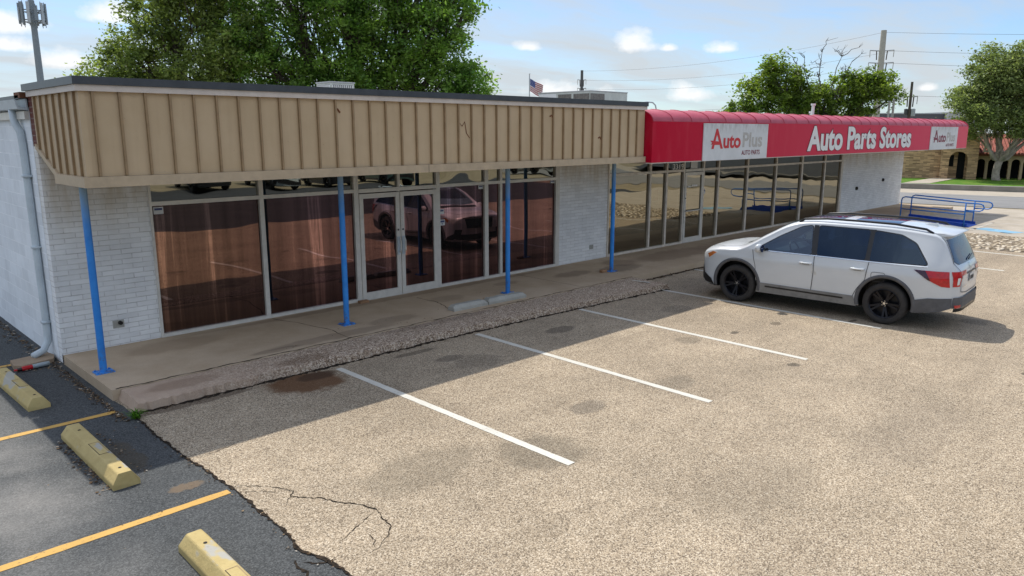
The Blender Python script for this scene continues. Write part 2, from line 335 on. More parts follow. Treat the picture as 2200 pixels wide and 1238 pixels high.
    paint('galv', (.42, .44, .45), .4, .15, metal=.5); paint('tower_grey', (.20, .235, .26), .5, .1, metal=.2); paint('pole_concrete', (.42, .40, .35), .8, .12); paint('pole_wood', (.09, .07, .055), .9, .2); paint('wire', (.10, .11, .12), .6, .1)
    paint('pvc_white', (.72, .72, .70), .5, .08)
    paint('flag_red', (.36, .02, .03), .8, .1); paint('flag_white', (.70, .68, .68), .8, .05); paint('flag_blue', (.02, .05, .22), .8, .1)
    paint('room_wall', (.18, .16, .13), .9, .1); paint('room_floor', (.13, .115, .09), .8, .15)
    paint('bottle_red', (.55, .015, .02), .3, .2); paint('bottle_clear', (.32, .38, .40), .12, .2, coat=.6); paint('bottle_cola', (.03, .012, .008), .2, .2)
    paint('sticker', (.62, .63, .62), .5, .1); paint('sticker_ink', (.05, .06, .16), .5, .1); paint('poster_red', (.40, .10, .09), .6, .2); paint('red_clay', (.30, .17, .09), .85, .3)
    paint('seat_cloth', (.10, .11, .12), .9, .1, world=False)
build_materials()

# ------------------------------------------------------------------ mesh helper
class MB:
    def __init__(s): s.v = []; s.f = []; s.mi = []; s.mats = []
    def m(s, mat):
        if mat not in s.mats: s.mats.append(mat)
        return s.mats.index(mat)
    def poly(s, pts, mat):
        b = len(s.v); s.v += [tuple(p) for p in pts]; s.f.append(tuple(range(b, b + len(pts)))); s.mi.append(s.m(mat)); return s
    def box(s, lo, hi, mat, rot=None):
        x0, y0, z0 = lo; x1, y1, z1 = hi; b = len(s.v)
        vs = [(x0, y0, z0), (x1, y0, z0), (x1, y1, z0), (x0, y1, z0), (x0, y0, z1), (x1, y0, z1), (x1, y1, z1), (x0, y1, z1)]
        if rot is not None: vs = [tuple(rot @ Vector(v)) for v in vs]
        s.v += vs
        for q in [(0, 3, 2, 1), (4, 5, 6, 7), (0, 1, 5, 4), (1, 2, 6, 5), (2, 3, 7, 6), (3, 0, 4, 7)]:
            s.f.append(tuple(b + i for i in q)); s.mi.append(s.m(mat))
        return s
    def prism(s, pts, d, mat):
        """extrude a 3-D polygon by vector d"""
        b = len(s.v); n = len(pts); d = Vector(d)
        s.v += [tuple(p) for p in pts] + [tuple(Vector(p) + d) for p in pts]
        k = s.m(mat)
        s.f.append(tuple(range(b + n - 1, b - 1, -1))); s.f.append(tuple(range(b + n, b + 2 * n))); s.mi += [k, k]
        for i in range(n):
            j = (i + 1) % n; s.f.append((b + i, b + j, b + n + j, b + n + i)); s.mi.append(k)
        return s
    def tube(s, pts, r, mat, seg=8, r1=None, caps=True):
        pts = [Vector(p) for p in pts]; n = len(pts); b = len(s.v); k = s.m(mat); prev = None
        for i, p in enumerate(pts):
            t = (pts[min(i + 1, n - 1)] - pts[max(i - 1, 0)])
            if t.length < 1e-9: t = Vector((0, 0, 1))
            t.normalize()
            if prev is None: a = t.cross(Vector((0, 0, 1)) if abs(t.z) < .9 else Vector((1, 0, 0))).normalized()
            else: a = (prev - t * prev.dot(t)).normalized()
            prev = a; c = t.cross(a)
            if isinstance(r, (list, tuple)): rr = r[i]
            else: rr = r if r1 is None else r + (r1 - r) * i / max(1, n - 1)
            for j in range(seg):
                an = 2 * math.pi * j / seg; s.v.append(tuple(p + a * math.cos(an) * rr + c * math.sin(an) * rr))
        for i in range(n - 1):
            for j in range(seg):
                j2 = (j + 1) % seg; s.f.append((b + i * seg + j, b + i * seg + j2, b + (i + 1) * seg + j2, b + (i + 1) * seg + j)); s.mi.append(k)
        if caps:
            s.f.append(tuple(b + j for j in range(seg - 1, -1, -1))); s.f.append(tuple(b + (n - 1) * seg + j for j in range(seg))); s.mi += [k, k]
        return s
    def lathe(s, prof, mat, seg=32, M4=None, mats=None):
        """profile of (r, h) turned round +Z"""
        b = len(s.v); n = len(prof)
        for (r, h) in prof:
            for j in range(seg):
                a = 2 * math.pi * j / seg; v = Vector((r * math.cos(a), r * math.sin(a), h)); s.v.append(tuple(M4 @ v if M4 else v))
        for i in range(n - 1):
            k = s.m(mats[i] if mats else mat)
            for j in range(seg):
                j2 = (j + 1) % seg; s.f.append((b + i * seg + j, b + i * seg + j2, b + (i + 1) * seg + j2, b + (i + 1) * seg + j)); s.mi.append(k)
        return s
    def grid(s, rows, mat, close=False):
        b = len(s.v); nr = len(rows); nc = len(rows[0]); k = s.m(mat)
        for r in rows: s.v += [tuple(p) for p in r]
        for i in range(nr - 1):
            for j in range(nc - 1): s.f.append((b + i * nc + j, b + i * nc + j + 1, b + (i + 1) * nc + j + 1, b + (i + 1) * nc + j)); s.mi.append(k)
        return s
    def build(s, name, parent=None, smooth=False, bevel=0., **tags):
        me = bpy.data.meshes.new(name); me.from_pydata(s.v, [], s.f)
        for x in s.mats: me.materials.append(M[x])
        me.polygons.foreach_set('material_index', s.mi)
        if smooth: me.polygons.foreach_set('use_smooth', [True] * len(me.polygons))
        me.update()
        o = bpy.data.objects.new(name, me); COL.objects.link(o)
        if parent is not None: o.parent = parent
        if bevel:
            bv = o.modifiers.new('Bevel', 'BEVEL'); bv.width = bevel; bv.segments = 2; bv.limit_method = 'ANGLE'; bv.harden_normals = False
        for k, v in tags.items(): o[k] = v
        return o
def thing(name, label, cat, group=None, loc=(0, 0, 0), rz=0):
    o = bpy.data.objects.new(name, None); COL.objects.link(o); o.location = loc; o.rotation_euler = (0, 0, rz); o.empty_display_size = .2
    o['label'] = label; o['category'] = cat
    if group: o['group'] = group
    return o
def tag(o, label, cat, group=None):
    o['label'] = label; o['category'] = cat
    if group: o['group'] = group
    return o
def structure(o): o['kind'] = 'structure'; return o
def local(root, mb):
    """move a mesh builder's world coordinates into its root's space (roots here are only translated)"""
    l = root.location; mb.v = [(x - l.x, y - l.y, z - l.z) for x, y, z in mb.v]; return mb
def text_mesh(body, w, h, bold=0., depth=.006):
    """a flat word, scaled to w x h, lying in x-z and facing -y, from the builtin font"""
    cu = bpy.data.curves.new('word', 'FONT'); cu.body = body; cu.offset = bold; cu.extrude = 0; cu.resolution_u = 4
    o = bpy.data.objects.new('word', cu); COL.objects.link(o)
    me = bpy.data.meshes.new_from_object(o.evaluated_get(bpy.context.evaluated_depsgraph_get()))
    bpy.data.objects.remove(o); bpy.data.curves.remove(cu)
    co = np.array([v.co for v in me.vertices]); lo = co.min(0); sz = co.max(0) - lo
    fs = [tuple(p.vertices) for p in me.polygons]; bpy.data.meshes.remove(me)
    vs = [((c[0] - lo[0]) / sz[0] * w, 0., (c[1] - lo[1]) / sz[1] * h) for c in co]
    return vs, fs
def add_text(mb, body, x, y, z, w, h, mat, bold=0.):
    vs, fs = text_mesh(body, w, h, bold); b = len(mb.v); k = mb.m(mat)
    mb.v += [(x + a, y, z + c) for a, _, c in vs]; mb.f += [tuple(b + i for i in f) for f in fs]; mb.mi += [k] * len(fs)
    return mb

# ------------------------------------------------------------------ setting
def zg(x): return -.012 * (min(max(x, 38), 62) - 38)
g = MB()
xs = [-1500, -60, 38, 62, 2500]
for i in range(4):
    a, b = xs[i], xs[i + 1]
    g.poly([(a, -1500, zg(a) - .012), (b, -1500, zg(b) - .012), (b, 2500, zg(b) - .012), (a, 2500, zg(a) - .012)], 'dry_ground')
structure(g.build('ground'))
g = MB(); g.poly([(-45, -2.3, -.004), (2.98, -2.3, -.004), (2.98, 60, -.004), (-45, 60, -.004)], 'asphalt'); dark_lot = structure(g.build('asphalt_lot'))
g = MB(); g.poly([(-70, -19.5, -.004), (37.9, -19.5, -.004), (37.9, -2.3, -.004), (-70, -2.3, -.004)], 'far_asphalt'); structure(g.build('far_road'))
# tan lot with a ragged left edge
def edge_x(y):
    return 2.80 + .022 * math.sin(y * 2.1) + .007 * math.sin(y * 7.7 + 1) + .003 * math.sin(y * 23) + (.05 * math.exp(-((y - 4.75) / .3) ** 2)) - (.05 * math.exp(-((y - 5.3) / .13) ** 2))
g = MB(); left = [(edge_x(y), y, 0.) for y in np.linspace(10.2, -2.3, 260)]
ys_ = [p[1] for p in left]
for i in range(len(left) - 1):
    g.poly([left[i], left[i + 1], (3.4, ys_[i + 1], 0.), (3.4, ys_[i], 0.)], 'chip_seal')
g.poly([(3.4, 10.2, 0.), (3.4, -2.3, 0.), (29.4, -2.3, 0.), (29.4, 10.2, 0.)], 'chip_seal')
lot = structure(g.build('parking_lot'))
def strip(pts, w, mat, z=.004, jitter=0., taper=False):
    mb = MB(); pts = [Vector((*p, 0)) for p in pts]; L = []; Rr = []
    for i, p in enumerate(pts):
        t = (pts[min(i + 1, len(pts) - 1)] - pts[max(i - 1, 0)]).normalized(); nn = Vector((-t.y, t.x, 0))
        ww = w * (1 + random.uniform(-jitter, jitter)) / 2 * ((.25 + .75 * math.sin(math.pi * min(max(i / (len(pts) - 1), .04), .96))) if taper else 1)
        L.append(p + nn * ww); Rr.append(p - nn * ww)
    for i in range(len(pts) - 1): mb.poly([(L[i].x, L[i].y, z), (Rr[i].x, Rr[i].y, z), (Rr[i + 1].x, Rr[i + 1].y, z), (L[i + 1].x, L[i + 1].y, z)], mat)
    return mb
def seg(a, b, n=60):
    return [(a[0] + (b[0] - a[0]) * i / n, a[1] + (b[1] - a[1]) * i / n) for i in range(n + 1)]
for a, b in [((5.61, 9.34), (5.59, 4.80)), ((8.35, 9.36), (8.27, 4.77)), ((11.02, 9.33), (10.95, 4.72)), ((13.73, 9.28), (13.69, 4.63)),
             ((16.42, 10.15), (16.42, 4.65)), ((19.15, 10.1), (19.15, 4.65)), ((21.88, 10.1), (21.78, 4.6)), ((24.97, 10.1), (24.77, 4.4))]:
    strip(seg(a, b), .105, 'white_line', jitter=.06).build('parking_line', lot)
for y, x0, x1 in [(9.745, -3., 2.70), (6.70, -3., 2.77), (12.90, -3., 2.28)]:
    strip(seg((x0, y - .0), (x1, y + .02)), .10, 'yellow_line', z=0., jitter=.1).build('parking_line', dark_lot)
# cracks in the two lots
def wander(pts, amp=.02, n=5):
    out = []
    for a, b in zip(pts[:-1], pts[1:]):
        for i in range(n): out.append((a[0] + (b[0] - a[0]) * i / n + random.uniform(-amp, amp), a[1] + (b[1] - a[1]) * i / n + random.uniform(-amp, amp)))
    return out + [pts[-1]]
CR = [
    ([(2.86,6.82),(2.98,6.66),(3.12,6.50),(3.22,6.28),(3.14,6.20),(3.22,6.10),(3.32,5.98),(3.40,5.80),(3.52,5.62),(3.58,5.40),(3.52,5.22),(3.50,5.08),(3.40,4.98),(3.22,4.86),(3.10,4.85)], .020),
    ([(3.52,5.40),(3.36,5.32),(3.20,5.24),(3.02,5.16)], .012), ([(2.88,6.60),(3.02,6.46),(3.12,6.30)], .012), ([(3.14,6.20),(3.06,6.12),(3.00,6.05)], .010), ([(3.28,5.12),(3.26,4.98),(3.20,4.90)], .012),
    ([(2.86,7.72),(3.0,7.70),(3.2,7.74),(3.4,7.82)], .010)]
for pts, w in CR: strip(wander(pts, .010), w * .62, 'crack_dirt_and_shade', jitter=.7, taper=True).build('crack', lot)
strip([(edge_x(y) - .004 + random.uniform(-.010, .010), y) for y in np.linspace(9.35, 2.5, 170)], .026, 'crack_dirt_and_shade', jitter=.9).build('crack', lot)
for pts, w in [([(2.62,5.18),(2.58,5.06),(2.62,4.96),(2.56,4.88),(2.46,4.86)], .03), ([(2.66,5.10),(2.74,5.0),(2.86,4.98)], .02)]:
    strip(wander(pts, .012), w, 'crack_dirt_and_shade', z=.001, jitter=.4, taper=True).build('crack', dark_lot)
# walkway slab and broken aggregate apron
g = MB(); g.box((2.80, 10.2, -.01), (37.6, 12.46, .14), 'walk_concrete'); walk = structure(g.build('walkway'))
strip([(x, 10.215 + .012 * math.sin(x * 9) + random.uniform(-.012, .012)) for x in np.linspace(2.85, 13.9, 160)], .022, 'crack_dirt_and_shade', z=.143, jitter=.7).build('crack', walk)
strip(wander([(6.1, 12.3), (6.3, 11.6), (6.42, 10.9), (6.38, 10.2)], .02), .012, 'crack_dirt_and_shade', z=.1435, jitter=.4).build('crack', walk)
strip(wander([(9.0, 11.9), (9.05, 11.3), (8.92, 10.9), (8.75, 10.45)], .02), .014, 'crack_dirt_and_shade', z=.1435, jitter=.4).build('crack', walk)
strip(wander([(12.2, 12.3), (12.2, 10.2)], .006), .010, 'crack_dirt_and_shade', z=.1435, jitter=.3).build('crack', walk)
g = MB(); rows = []
nx = 230
def apron_edge(x): return 9.53 - .30 * max(0, (x - 7.5) / 6.45) ** 1.4
for i in range(nx + 1):
    x = 2.86 + (13.97 - 2.86) * i / nx
    e = apron_edge(x) + .018 * math.sin(x * 7) + random.uniform(-.022, .022)
    if x > 12.9: e = max(e, 9.22)
    if i in (0, nx): rows.append([(x, 10.195, -.01), (x, 10.0, -.01), (x, 9.8, -.01), (x, 9.66, -.01), (x, e + .1, -.01), (x, e, -.02)]); continue
    lip = .105 + random.uniform(-.012, .010)
    rows.append([(x, 10.195, .128 + random.uniform(-.003, .003)), (x, 10.0, .127), (x, 9.8, .123 + random.uniform(-.003, .003)), (x, 9.66, .117 + random.uniform(-.004, .004)), (x, e + .016, lip), (x, e - .008 + random.uniform(-.012, .012), -.02)])
g.grid(rows, 'apron_aggregate'); structure(g.build('apron'))
strip([(x, apron_edge(x) - .02 + random.uniform(-.02, .02)) for x in np.linspace(2.9, 13.9, 240)], .10, 'crack_dirt_and_shade', jitter=.6).build('crack', lot)  # joint along the apron foot, with its shadow line painted in as a dark strip
strip([(x, 10.17 + random.uniform(-.02, .02)) for x in np.linspace(14., 24, 160)], .09, 'crack_dirt_and_shade', jitter=.6).build('crack', lot)
strip(seg((13.62, 9.98), (13.68, 9.55), 12), .07, 'white_line', z=.131, jitter=.2).build('parking_line', lot)
# concrete drive, gravel island, street, kerb, lawn
g = MB(); g.poly([(29.4, -2.3, .0), (38, -2.3, .0), (38, 21, .0), (29.4, 10.2, .0)], 'pale_concrete'); g.poly([(38, -2.3, 0), (41.9, -2.3, zg(41.9) + .0), (38., 21, .0)], 'pale_concrete'); drive = structure(g.build('driveway'))
for a, b in [((30.2, 8.9), (30.2, 4.3)), ((33.3, 9.6), (33.2, 4.6)), ((35.2, 9.6), (35.1, 4.6))]: strip(seg(a, b, 20), .11, 'faded_line', jitter=.2).build('parking_line', drive)
strip(seg((30.2, 7.55), (33.3, 7.6), 20), .10, 'faded_line', jitter=.2).build('parking_line', drive)
strip(seg((31.0, 7.5), (30.4, 6.2), 10), .75, 'blue_mark', z=.004, jitter=.15).build('painted_mark', drive)
strip(wander([(36.3, 9.), (36.1, 7.5), (35.9, 5.5), (35.6, 2)], .05), .05, 'crack_dirt_and_shade', jitter=.5).build('crack', drive)
g = MB(); rows = []
for i in range(37):
    x = 25.45 + (28.9 - 25.45) * i / 36; r = []
    for j in range(61):
        y = 1.2 + (8.2 - 1.2) * j / 60; e = min(i, 36 - i, j, 60 - j)
        r.append((x, y, (-.01 if e == 0 else .05 + random.uniform(-.022, .03))))
    rows.append(r)
g.grid(rows, 'gravel'); structure(g.build('gravel_bed'))
def skew(x, y, k): return x - k * (y - 12.5)
def band(x0, k0, x1, k1, mat, dz, y0=-400, y1=500):
    mb = MB(); N = 30; yy = [y0 + (y1 - y0) * i / N for i in range(N + 1)]
    # the street runs a little askew of the building; far ends are held to the same bearing
    for a, b in zip(yy[:-1], yy[1:]):
        def X(x, k, y): return x - k * (max(min(y, 40), -30) - 12.5) - .2 * (y - max(min(y, 40), -30))
        q = [(X(x0, k0, a), a), (X(x1, k1, a), a), (X(x1, k1, b), b), (X(x0, k0, b), b)]
        mb.poly([(x, y, -.012 * (x - 38) + dz if x < 62 else -.288 + dz) for x, y in q], mat)
    return mb
structure(band(39.9, .2, 49.1, .24, 'street_asphalt', .006).build('street'))
structure(band(49.1, .24, 53.9, .34, 'pale_concrete', .004).build('street_edge'))
def kerb(x, k, h, w, y0, y1):
    mb = MB(); N = 14
    for i in range(N):
        a = y0 + (y1 - y0) * i / N; b = y0 + (y1 - y0) * (i + 1) / N
        X = lambda y, o: x - k * (y - 12.5) + o
        z = lambda xx: -.012 * (xx - 38)
        A = [(X(a, 0), a), (X(b, 0), b), (X(b, w), b), (X(a, w), a)]
        mb.poly([(A[0][0], A[0][1], z(A[0][0])), (A[1][0], A[1][1], z(A[1][0])), (A[1][0], A[1][1], z(A[1][0]) + h), (A[0][0], A[0][1], z(A[0][0]) + h)], 'curb_concrete')
        mb.poly([(p[0], p[1], z(p[0]) + h) for p in A][::-1], 'curb_concrete')
    return mb
structure(kerb(53.9, .34, .32, .9, -20, 40).build('kerb'))
g = MB()
for i in range(8, 20):
    a = -20 + 3 * i; b = a + 3; X = lambda y: 54.8 - .34 * (y - 12.5)
    g.poly([(X(a), a, -.012 * (X(a) - 38) + .318), (74, a, .05), (74, b, .05), (X(b), b, -.012 * (X(b) - 38) + .318)], 'lawn_grass')
structure(g.build('lawn'))
g = MB(); g.poly([(60.6, -20, .02), (130, -60, .02), (130, 4, .02), (57.6, 4, .02)], 'far_asphalt'); structure(g.build('far_lot'))
g = MB(); g.poly([(53.3, 17.6, .14), (53.95, 16.2, .14), (61.5, 16.6, .14), (61, 18., .14)], 'pale_concrete'); structure(g.build('footpath'))
g = MB(); g.poly([(55.6, 8.2, .16), (56.8, 4, .16), (70, 7.5, .17), (69, 11.6, .17)], 'curb_concrete'); structure(g.build('far_driveway'))

# ------------------------------------------------------------------ the shop building
bld = thing('shop_building', 'long white brick storefront with ribbed tan metal fascia and two rows of shop windows', 'building', loc=(2.8, 12.4, 0))
def part(name, mb, parent=bld, **k): 
    return local(bld, mb).build(name, parent, **k)
YW = 12.4
def sub(name, mb, parent, **k):
    # parts sit at their root's origin, so sub-parts share the same space
    return local(bld, mb).build(name, parent, **k)
mb = MB(); mb.box((2.8, 12.62, -.01), (3.0, 28, 3.74), 'white_block'); part('side_wall', mb)
for x0, x1 in [(2.8, 4.22), (13.78, 15.70), (30.58, 37.35)]:
    mb = MB(); mb.box((x0, YW, .0 if x0 < 3 else .13), (x1, YW + .2, 3.2 if x0 < 14 else 2.9), 'white_brick')
    if x0 < 3: mb.box((2.803, 12.402, 3.2), (2.98, 12.6, 3.9), 'red_brick')
    pr = part('brick_pier', mb)
    if x0 < 3:
        q = MB(); q.box((3.52, 12.385, .42), (3.68, 12.4, .54), 'grey_block'); q.tube([(3.62, 12.39, .5), (3.62, 12.33, .5)], .03, 'stop_hole', 10); sub('hose_tap', q, pr)
    elif x0 < 14:
        q = MB(); q.box((15.0, 12.385, .42), (15.14, 12.4, .53), 'grey_block'); sub('outlet_cover', q, pr)
    else:
        for vx, vz, r in [(32.15, 1.12, .075), (35.0, 1.35, .07)]:
            q = MB(); q.tube([(vx, 12.4, vz), (vx - .02, 12.36, vz)], r, 'stop_hole', 10); sub('pipe_vent', q, pr)
mb = MB(); mb.box((37.15, 12.62, 0), (37.35, 28, 3.74), 'white_block'); part('end_wall', mb)
mb = MB(); mb.box((3.0, 27.8, 0), (37.15, 28, 3.74), 'white_block'); part('rear_wall', mb)
mb = MB(); mb.box((14.6, 12.75, .0), (14.8, 27.8, 3.74), 'room_wall'); part('party_wall', mb)
mb = MB(); mb.box((3.0, 12.62, .02), (14.6, 27.8, .12), 'room_floor'); mb.box((14.8, 12.62, .02), (37.15, 27.8, .12), 'room_floor'); part('floor', mb)
mb = MB(); mb.box((2.85, 12.62, 3.745), (37.3, 28, 3.86), 'roof_membrane'); mb.box((2.85, 10.25, 3.90), (14.1, 12.9, 3.98), 'roof_membrane'); part('roof', mb)
mb = MB(); mb.box((4.22, 12.415, 2.66), (13.78, 12.6, 3.3), 'tan_trim'); mb.box((15.7, 12.415, 2.66), (30.58, 12.6, 3.3), 'tan_trim'); part('lintel', mb)
# mansard fascia: sheet, battens, soffit, trims
FX0, FX1, FY = 2.80, 14.17, 10.2
mb = MB()
mb.box((FX0, FY, 2.865), (FX1, FY + .05, 3.88), 'tan_metal')
mb.prism([(FX0, FY + .05, 2.865), (FX0, 11.43, 2.865), (FX0, 12.38, 3.24), (FX0, 12.38, 3.88), (FX0, FY + .05, 3.88)], (.05, 0, 0), 'tan_metal')
x = FX0 + .14
while x < FX1 - .02:
    mb.box((x - .014, FY - .036, 2.868), (x + .014, FY, 3.88), 'batten_metal'); x += .3035
mb.box((FX1 - .05, FY + .05, 2.865), (FX1, 12.4, 3.88), 'tan_metal')
for k in range(7):
    y = FY + .17 + k * .305
    z0 = 2.868 if y < 11.4 else 2.868 + (y - 11.43) * .395
    mb.box((FX0 - .03, y - .014, z0), (FX0, y + .014, 3.88), 'batten_metal')
mb.box((FX0 - .012, FY - .012, 2.867), (FX0 + .06, FY, 3.88), 'tan_metal')
fc = part('fascia_cladding', mb)
mb = MB(); mb.tube([(8.72, FY - .004, 3.40), (8.74, FY - .004, 3.56), (8.80, FY - .004, 3.50), (8.86, FY - .004, 3.58), (8.90, FY - .004, 3.38), (8.97, FY - .004, 3.30)], .007, 'rust', 5); sub('scratch_mark', mb, fc)
for gx, gz in [(6.27, 3.72), (11.05, 3.70), (12.55, 3.28)]:
    mb = MB(); mb.tube([(gx, FY - .004, gz), (gx + .05, FY - .004, gz + .02), (gx + .09, FY - .004, gz - .03)], .016, 'rust', 5); sub('scuff_mark', mb, fc)
mb = MB()
mb.box((FX0 - .06, FY - .06, 2.735), (FX1, FY + .10, 2.863), 'tan_trim'); mb.box((FX0 - .06, FY + .10, 2.735), (FX0 + .1, 11.43, 2.863), 'tan_trim')
mb.prism([(FX0 - .03, 11.43, 2.78), (FX0 - .03, 12.39, 3.17), (FX0 - .03, 12.39, 3.238), (FX0 - .03, 11.43, 2.863)], (.12, 0, 0), 'tan_trim')
mb.box((8.0, FY - .063, 2.733), (8.006, FY - .058, 2.864), 'seam')
part('fascia_trim', mb)
mb = MB(); mb.prism([(FX0 + .1, FY + .1, 2.76), (FX0 + .1, 11.43, 2.76), (FX0 + .1, 12.41, 3.16), (FX0 + .1, 12.41, 3.22), (FX0 + .1, FY + .1, 2.83)], (FX1 - FX0 - .15, 0, 0), 'soffit_paint'); part('soffit', mb)
mb = MB(); mb.box((FX0 - .05, FY - .05, 3.88), (FX1 + .02, FY + .12, 3.955), 'beige_trim'); mb.box((FX0 - .05, FY + .12, 3.88), (FX0 + .12, 12.45, 3.955), 'beige_trim'); part('upper_trim', mb)
mb = MB(); mb.box((FX0 - .075, FY - .075, 3.957), (FX1 + .03, FY + .15, 4.05), 'dark_flashing'); mb.box((FX0 - .075, FY + .15, 3.957), (FX0 + .15, 12.55, 4.05), 'dark_flashing'); part('roof_flashing', mb)
# gutter and downspout on the side wall
mb = MB()
mb.prism([(2.66, 12.6, 3.72), (2.79, 12.6, 3.70), (2.79, 12.6, 3.86), (2.77, 12.6, 3.86), (2.77, 12.6, 3.74), (2.68, 12.6, 3.75), (2.65, 12.6, 3.85), (2.63, 12.6, 3.85)], (0, 15.2, 0), 'gutter_metal')
mb.box((2.74, 12.62, 3.58), (2.80, 28, 3.69), 'alu_frame'); mb.box((2.70, 12.66, 3.865), (3.0, 28, 3.91), 'dark_flashing'); mb.box((2.7, 12.56, 3.87), (2.82, 12.9, 3.95), 'rust'); part('gutter', mb)
mb = MB(); mb.tube([(2.71, 13.15, 3.72), (2.71, 13.12, 3.55), (2.74, 12.98, 3.40), (2.745, 12.95, 3.2), (2.745, 12.93, .42), (2.735, 12.93, .26), (2.66, 12.9, .14), (2.50, 12.84, .09)], .052, 'gutter_metal', 10)
for z in (2.75, .55, 1.7): mb.box((2.685, 12.865, z), (2.80, 12.995, z + .035), 'gutter_metal')
part('downspout', mb, smooth=True)
# shop windows
ZS, ZB0, ZB1, ZT = .20, 2.265, 2.33, 2.66
def frame_bay(mb, x0, x1, w0, w1, mat, sill=True, bar=True):
    mb.box((x0, 12.365, .142), (x0 + w0, 12.465, ZT), mat); mb.box((x1 - w1, 12.365, .142), (x1, 12.465, ZT), mat)
    if sill: mb.box((x0 + w0, 12.36, .142), (x1 - w1, 12.465, ZS), mat)
    mb.box((x0 + w0, 12.368, ZB0), (x1 - w1, 12.465, ZB1), mat); mb.box((x0 + w0, 12.368, ZT - .03), (x1 - w1, 12.465, ZT), mat)
def window_bay(x0, x1, w0, w1, mat, gl, gt):
    mb = MB(); frame_bay(mb, x0, x1, w0, w1, mat); wdw = part('window', mb)
    q = MB(); q.poly([(x0 + w0, 12.42, ZS), (x1 - w1, 12.42, ZS), (x1 - w1, 12.42, ZB0), (x0 + w0, 12.42, ZB0)], gl); sub('pane', q, wdw)
    q = MB(); q.poly([(x0 + w0, 12.42, ZB1), (x1 - w1, 12.42, ZB1), (x1 - w1, 12.42, ZT - .03), (x0 + w0, 12.42, ZT - .03)], gt); sub('transom_pane', q, wdw)
    return wdw
def door_leaf(x0, x1, mat, gl, side, bar=False):
    mb = MB(); w = .085
    mb.box((x0, 12.35, .15), (x0 + w, 12.40, ZB0 - .03), mat); mb.box((x1 - w, 12.35, .15), (x1, 12.40, ZB0 - .03), mat)
    mb.box((x0 + w, 12.352, .15), (x1 - w, 12.40, .30), mat); mb.box((x0 + w, 12.352, ZB0 - .12), (x1 - w, 12.40, ZB0 - .03), mat)
    d = part('door', mb)
    q = MB(); q.poly([(x0 + w, 12.38, .30), (x1 - w, 12.38, .30), (x1 - w, 12.38, ZB0 - .12), (x0 + w, 12.38, ZB0 - .12)], gl); sub('pane', q, d)
    q = MB(); hx = x1 - w / 2 if side > 0 else x0 + w / 2
    if bar: q.tube([(x0 + .04, 12.31, 1.10), (x1 - .04, 12.31, 1.10)], .018, 'alu_frame', 8)
    else: q.box((hx - .035, 12.33, .98), (hx + .035, 12.35, 1.34), 'gutter_metal'); q.tube([(hx, 12.30, 1.02), (hx, 12.27, 1.08), (hx, 12.27, 1.26), (hx, 12.30, 1.32)], .014, 'alu_frame', 8)
    q.tube([(hx, 12.351, 1.48), (hx, 12.335, 1.48)], .02, 'steel_dark', 8)
    sub('handle', q, d)
    return d
for a in [(4.22, 6.075, .035, .04), (6.075, 7.99, .04, .05), (9.985, 11.36, .05, .055), (11.36, 11.81, .055, .035), (11.81, 13.70, .035, .05)]:
    window_bay(*a, 'alu_frame', 'film_glass', 'transom_glass')
mb = MB(); mb.box((13.70, 12.36, .142), (13.78, 12.465, 2.66), 'alu_frame'); part('door_jamb', mb)
def door_bay(x0, x1, gt, splits, w=.05):
    mb = MB(); m_ = 'alu_frame'
    mb.box((x0, 12.365, .142), (x0 + w, 12.465, ZT), m_); mb.box((x1 - w, 12.365, .142), (x1, 12.465, ZT), m_)
    mb.box((x0 + w, 12.36, .142), (x1 - w, 12.465, .165), m_); mb.box((x0 + w, 12.355, ZB0 - .01), (x1 - w, 12.465, ZB1), m_); mb.box((x0 + w, 12.368, ZT - .03), (x1 - w, 12.465, ZT), m_)
    for s in splits: mb.box((s - .03, 12.368, ZB1), (s + .03, 12.465, ZT - .03), m_)
    d = part('door_frame', mb)
    q = MB(); q.poly([(x0 + w, 12.42, ZB1), (x1 - w, 12.42, ZB1), (x1 - w, 12.42, ZT - .03), (x0 + w, 12.42, ZT - .03)], gt); sub('transom_pane', q, d)
    return d
door_bay(7.99, 9.985, 'transom_glass', [8.99])
door_leaf(8.045, 8.975, 'alu_frame', 'film_glass', 1); door_leaf(9.005, 9.93, 'alu_frame', 'film_glass', -1)
mb = MB(); mb.box((8.976, 12.37, .16), (9.004, 12.44, ZB0 - .012), 'alu_frame'); part('door_post', mb)
for a in [(15.70, 17.56, .04, .04), (17.56, 18.36, .04, .04), (18.36, 19.24, .04, .03), (20.30, 21.18, .05, .04), (21.18, 22.99, .04, .05), (22.99, 24.98, .05, .045), (24.98, 26.97, .045, .06), (26.97, 28.91, .06, .05), (28.91, 30.45, .05, .05)]:
    window_bay(*a, 'bronze_frame', 'shop_glass', 'transom_glass')
door_bay(19.24, 20.30, 'transom_glass', [], .035); door_leaf(19.28, 20.26, 'alu_frame', 'shop_glass', -1, bar=True)
mb = MB(); mb.box((30.45, 12.36, .142), (30.58, 12.465, 2.66), 'bronze_frame'); part('door_jamb', mb)
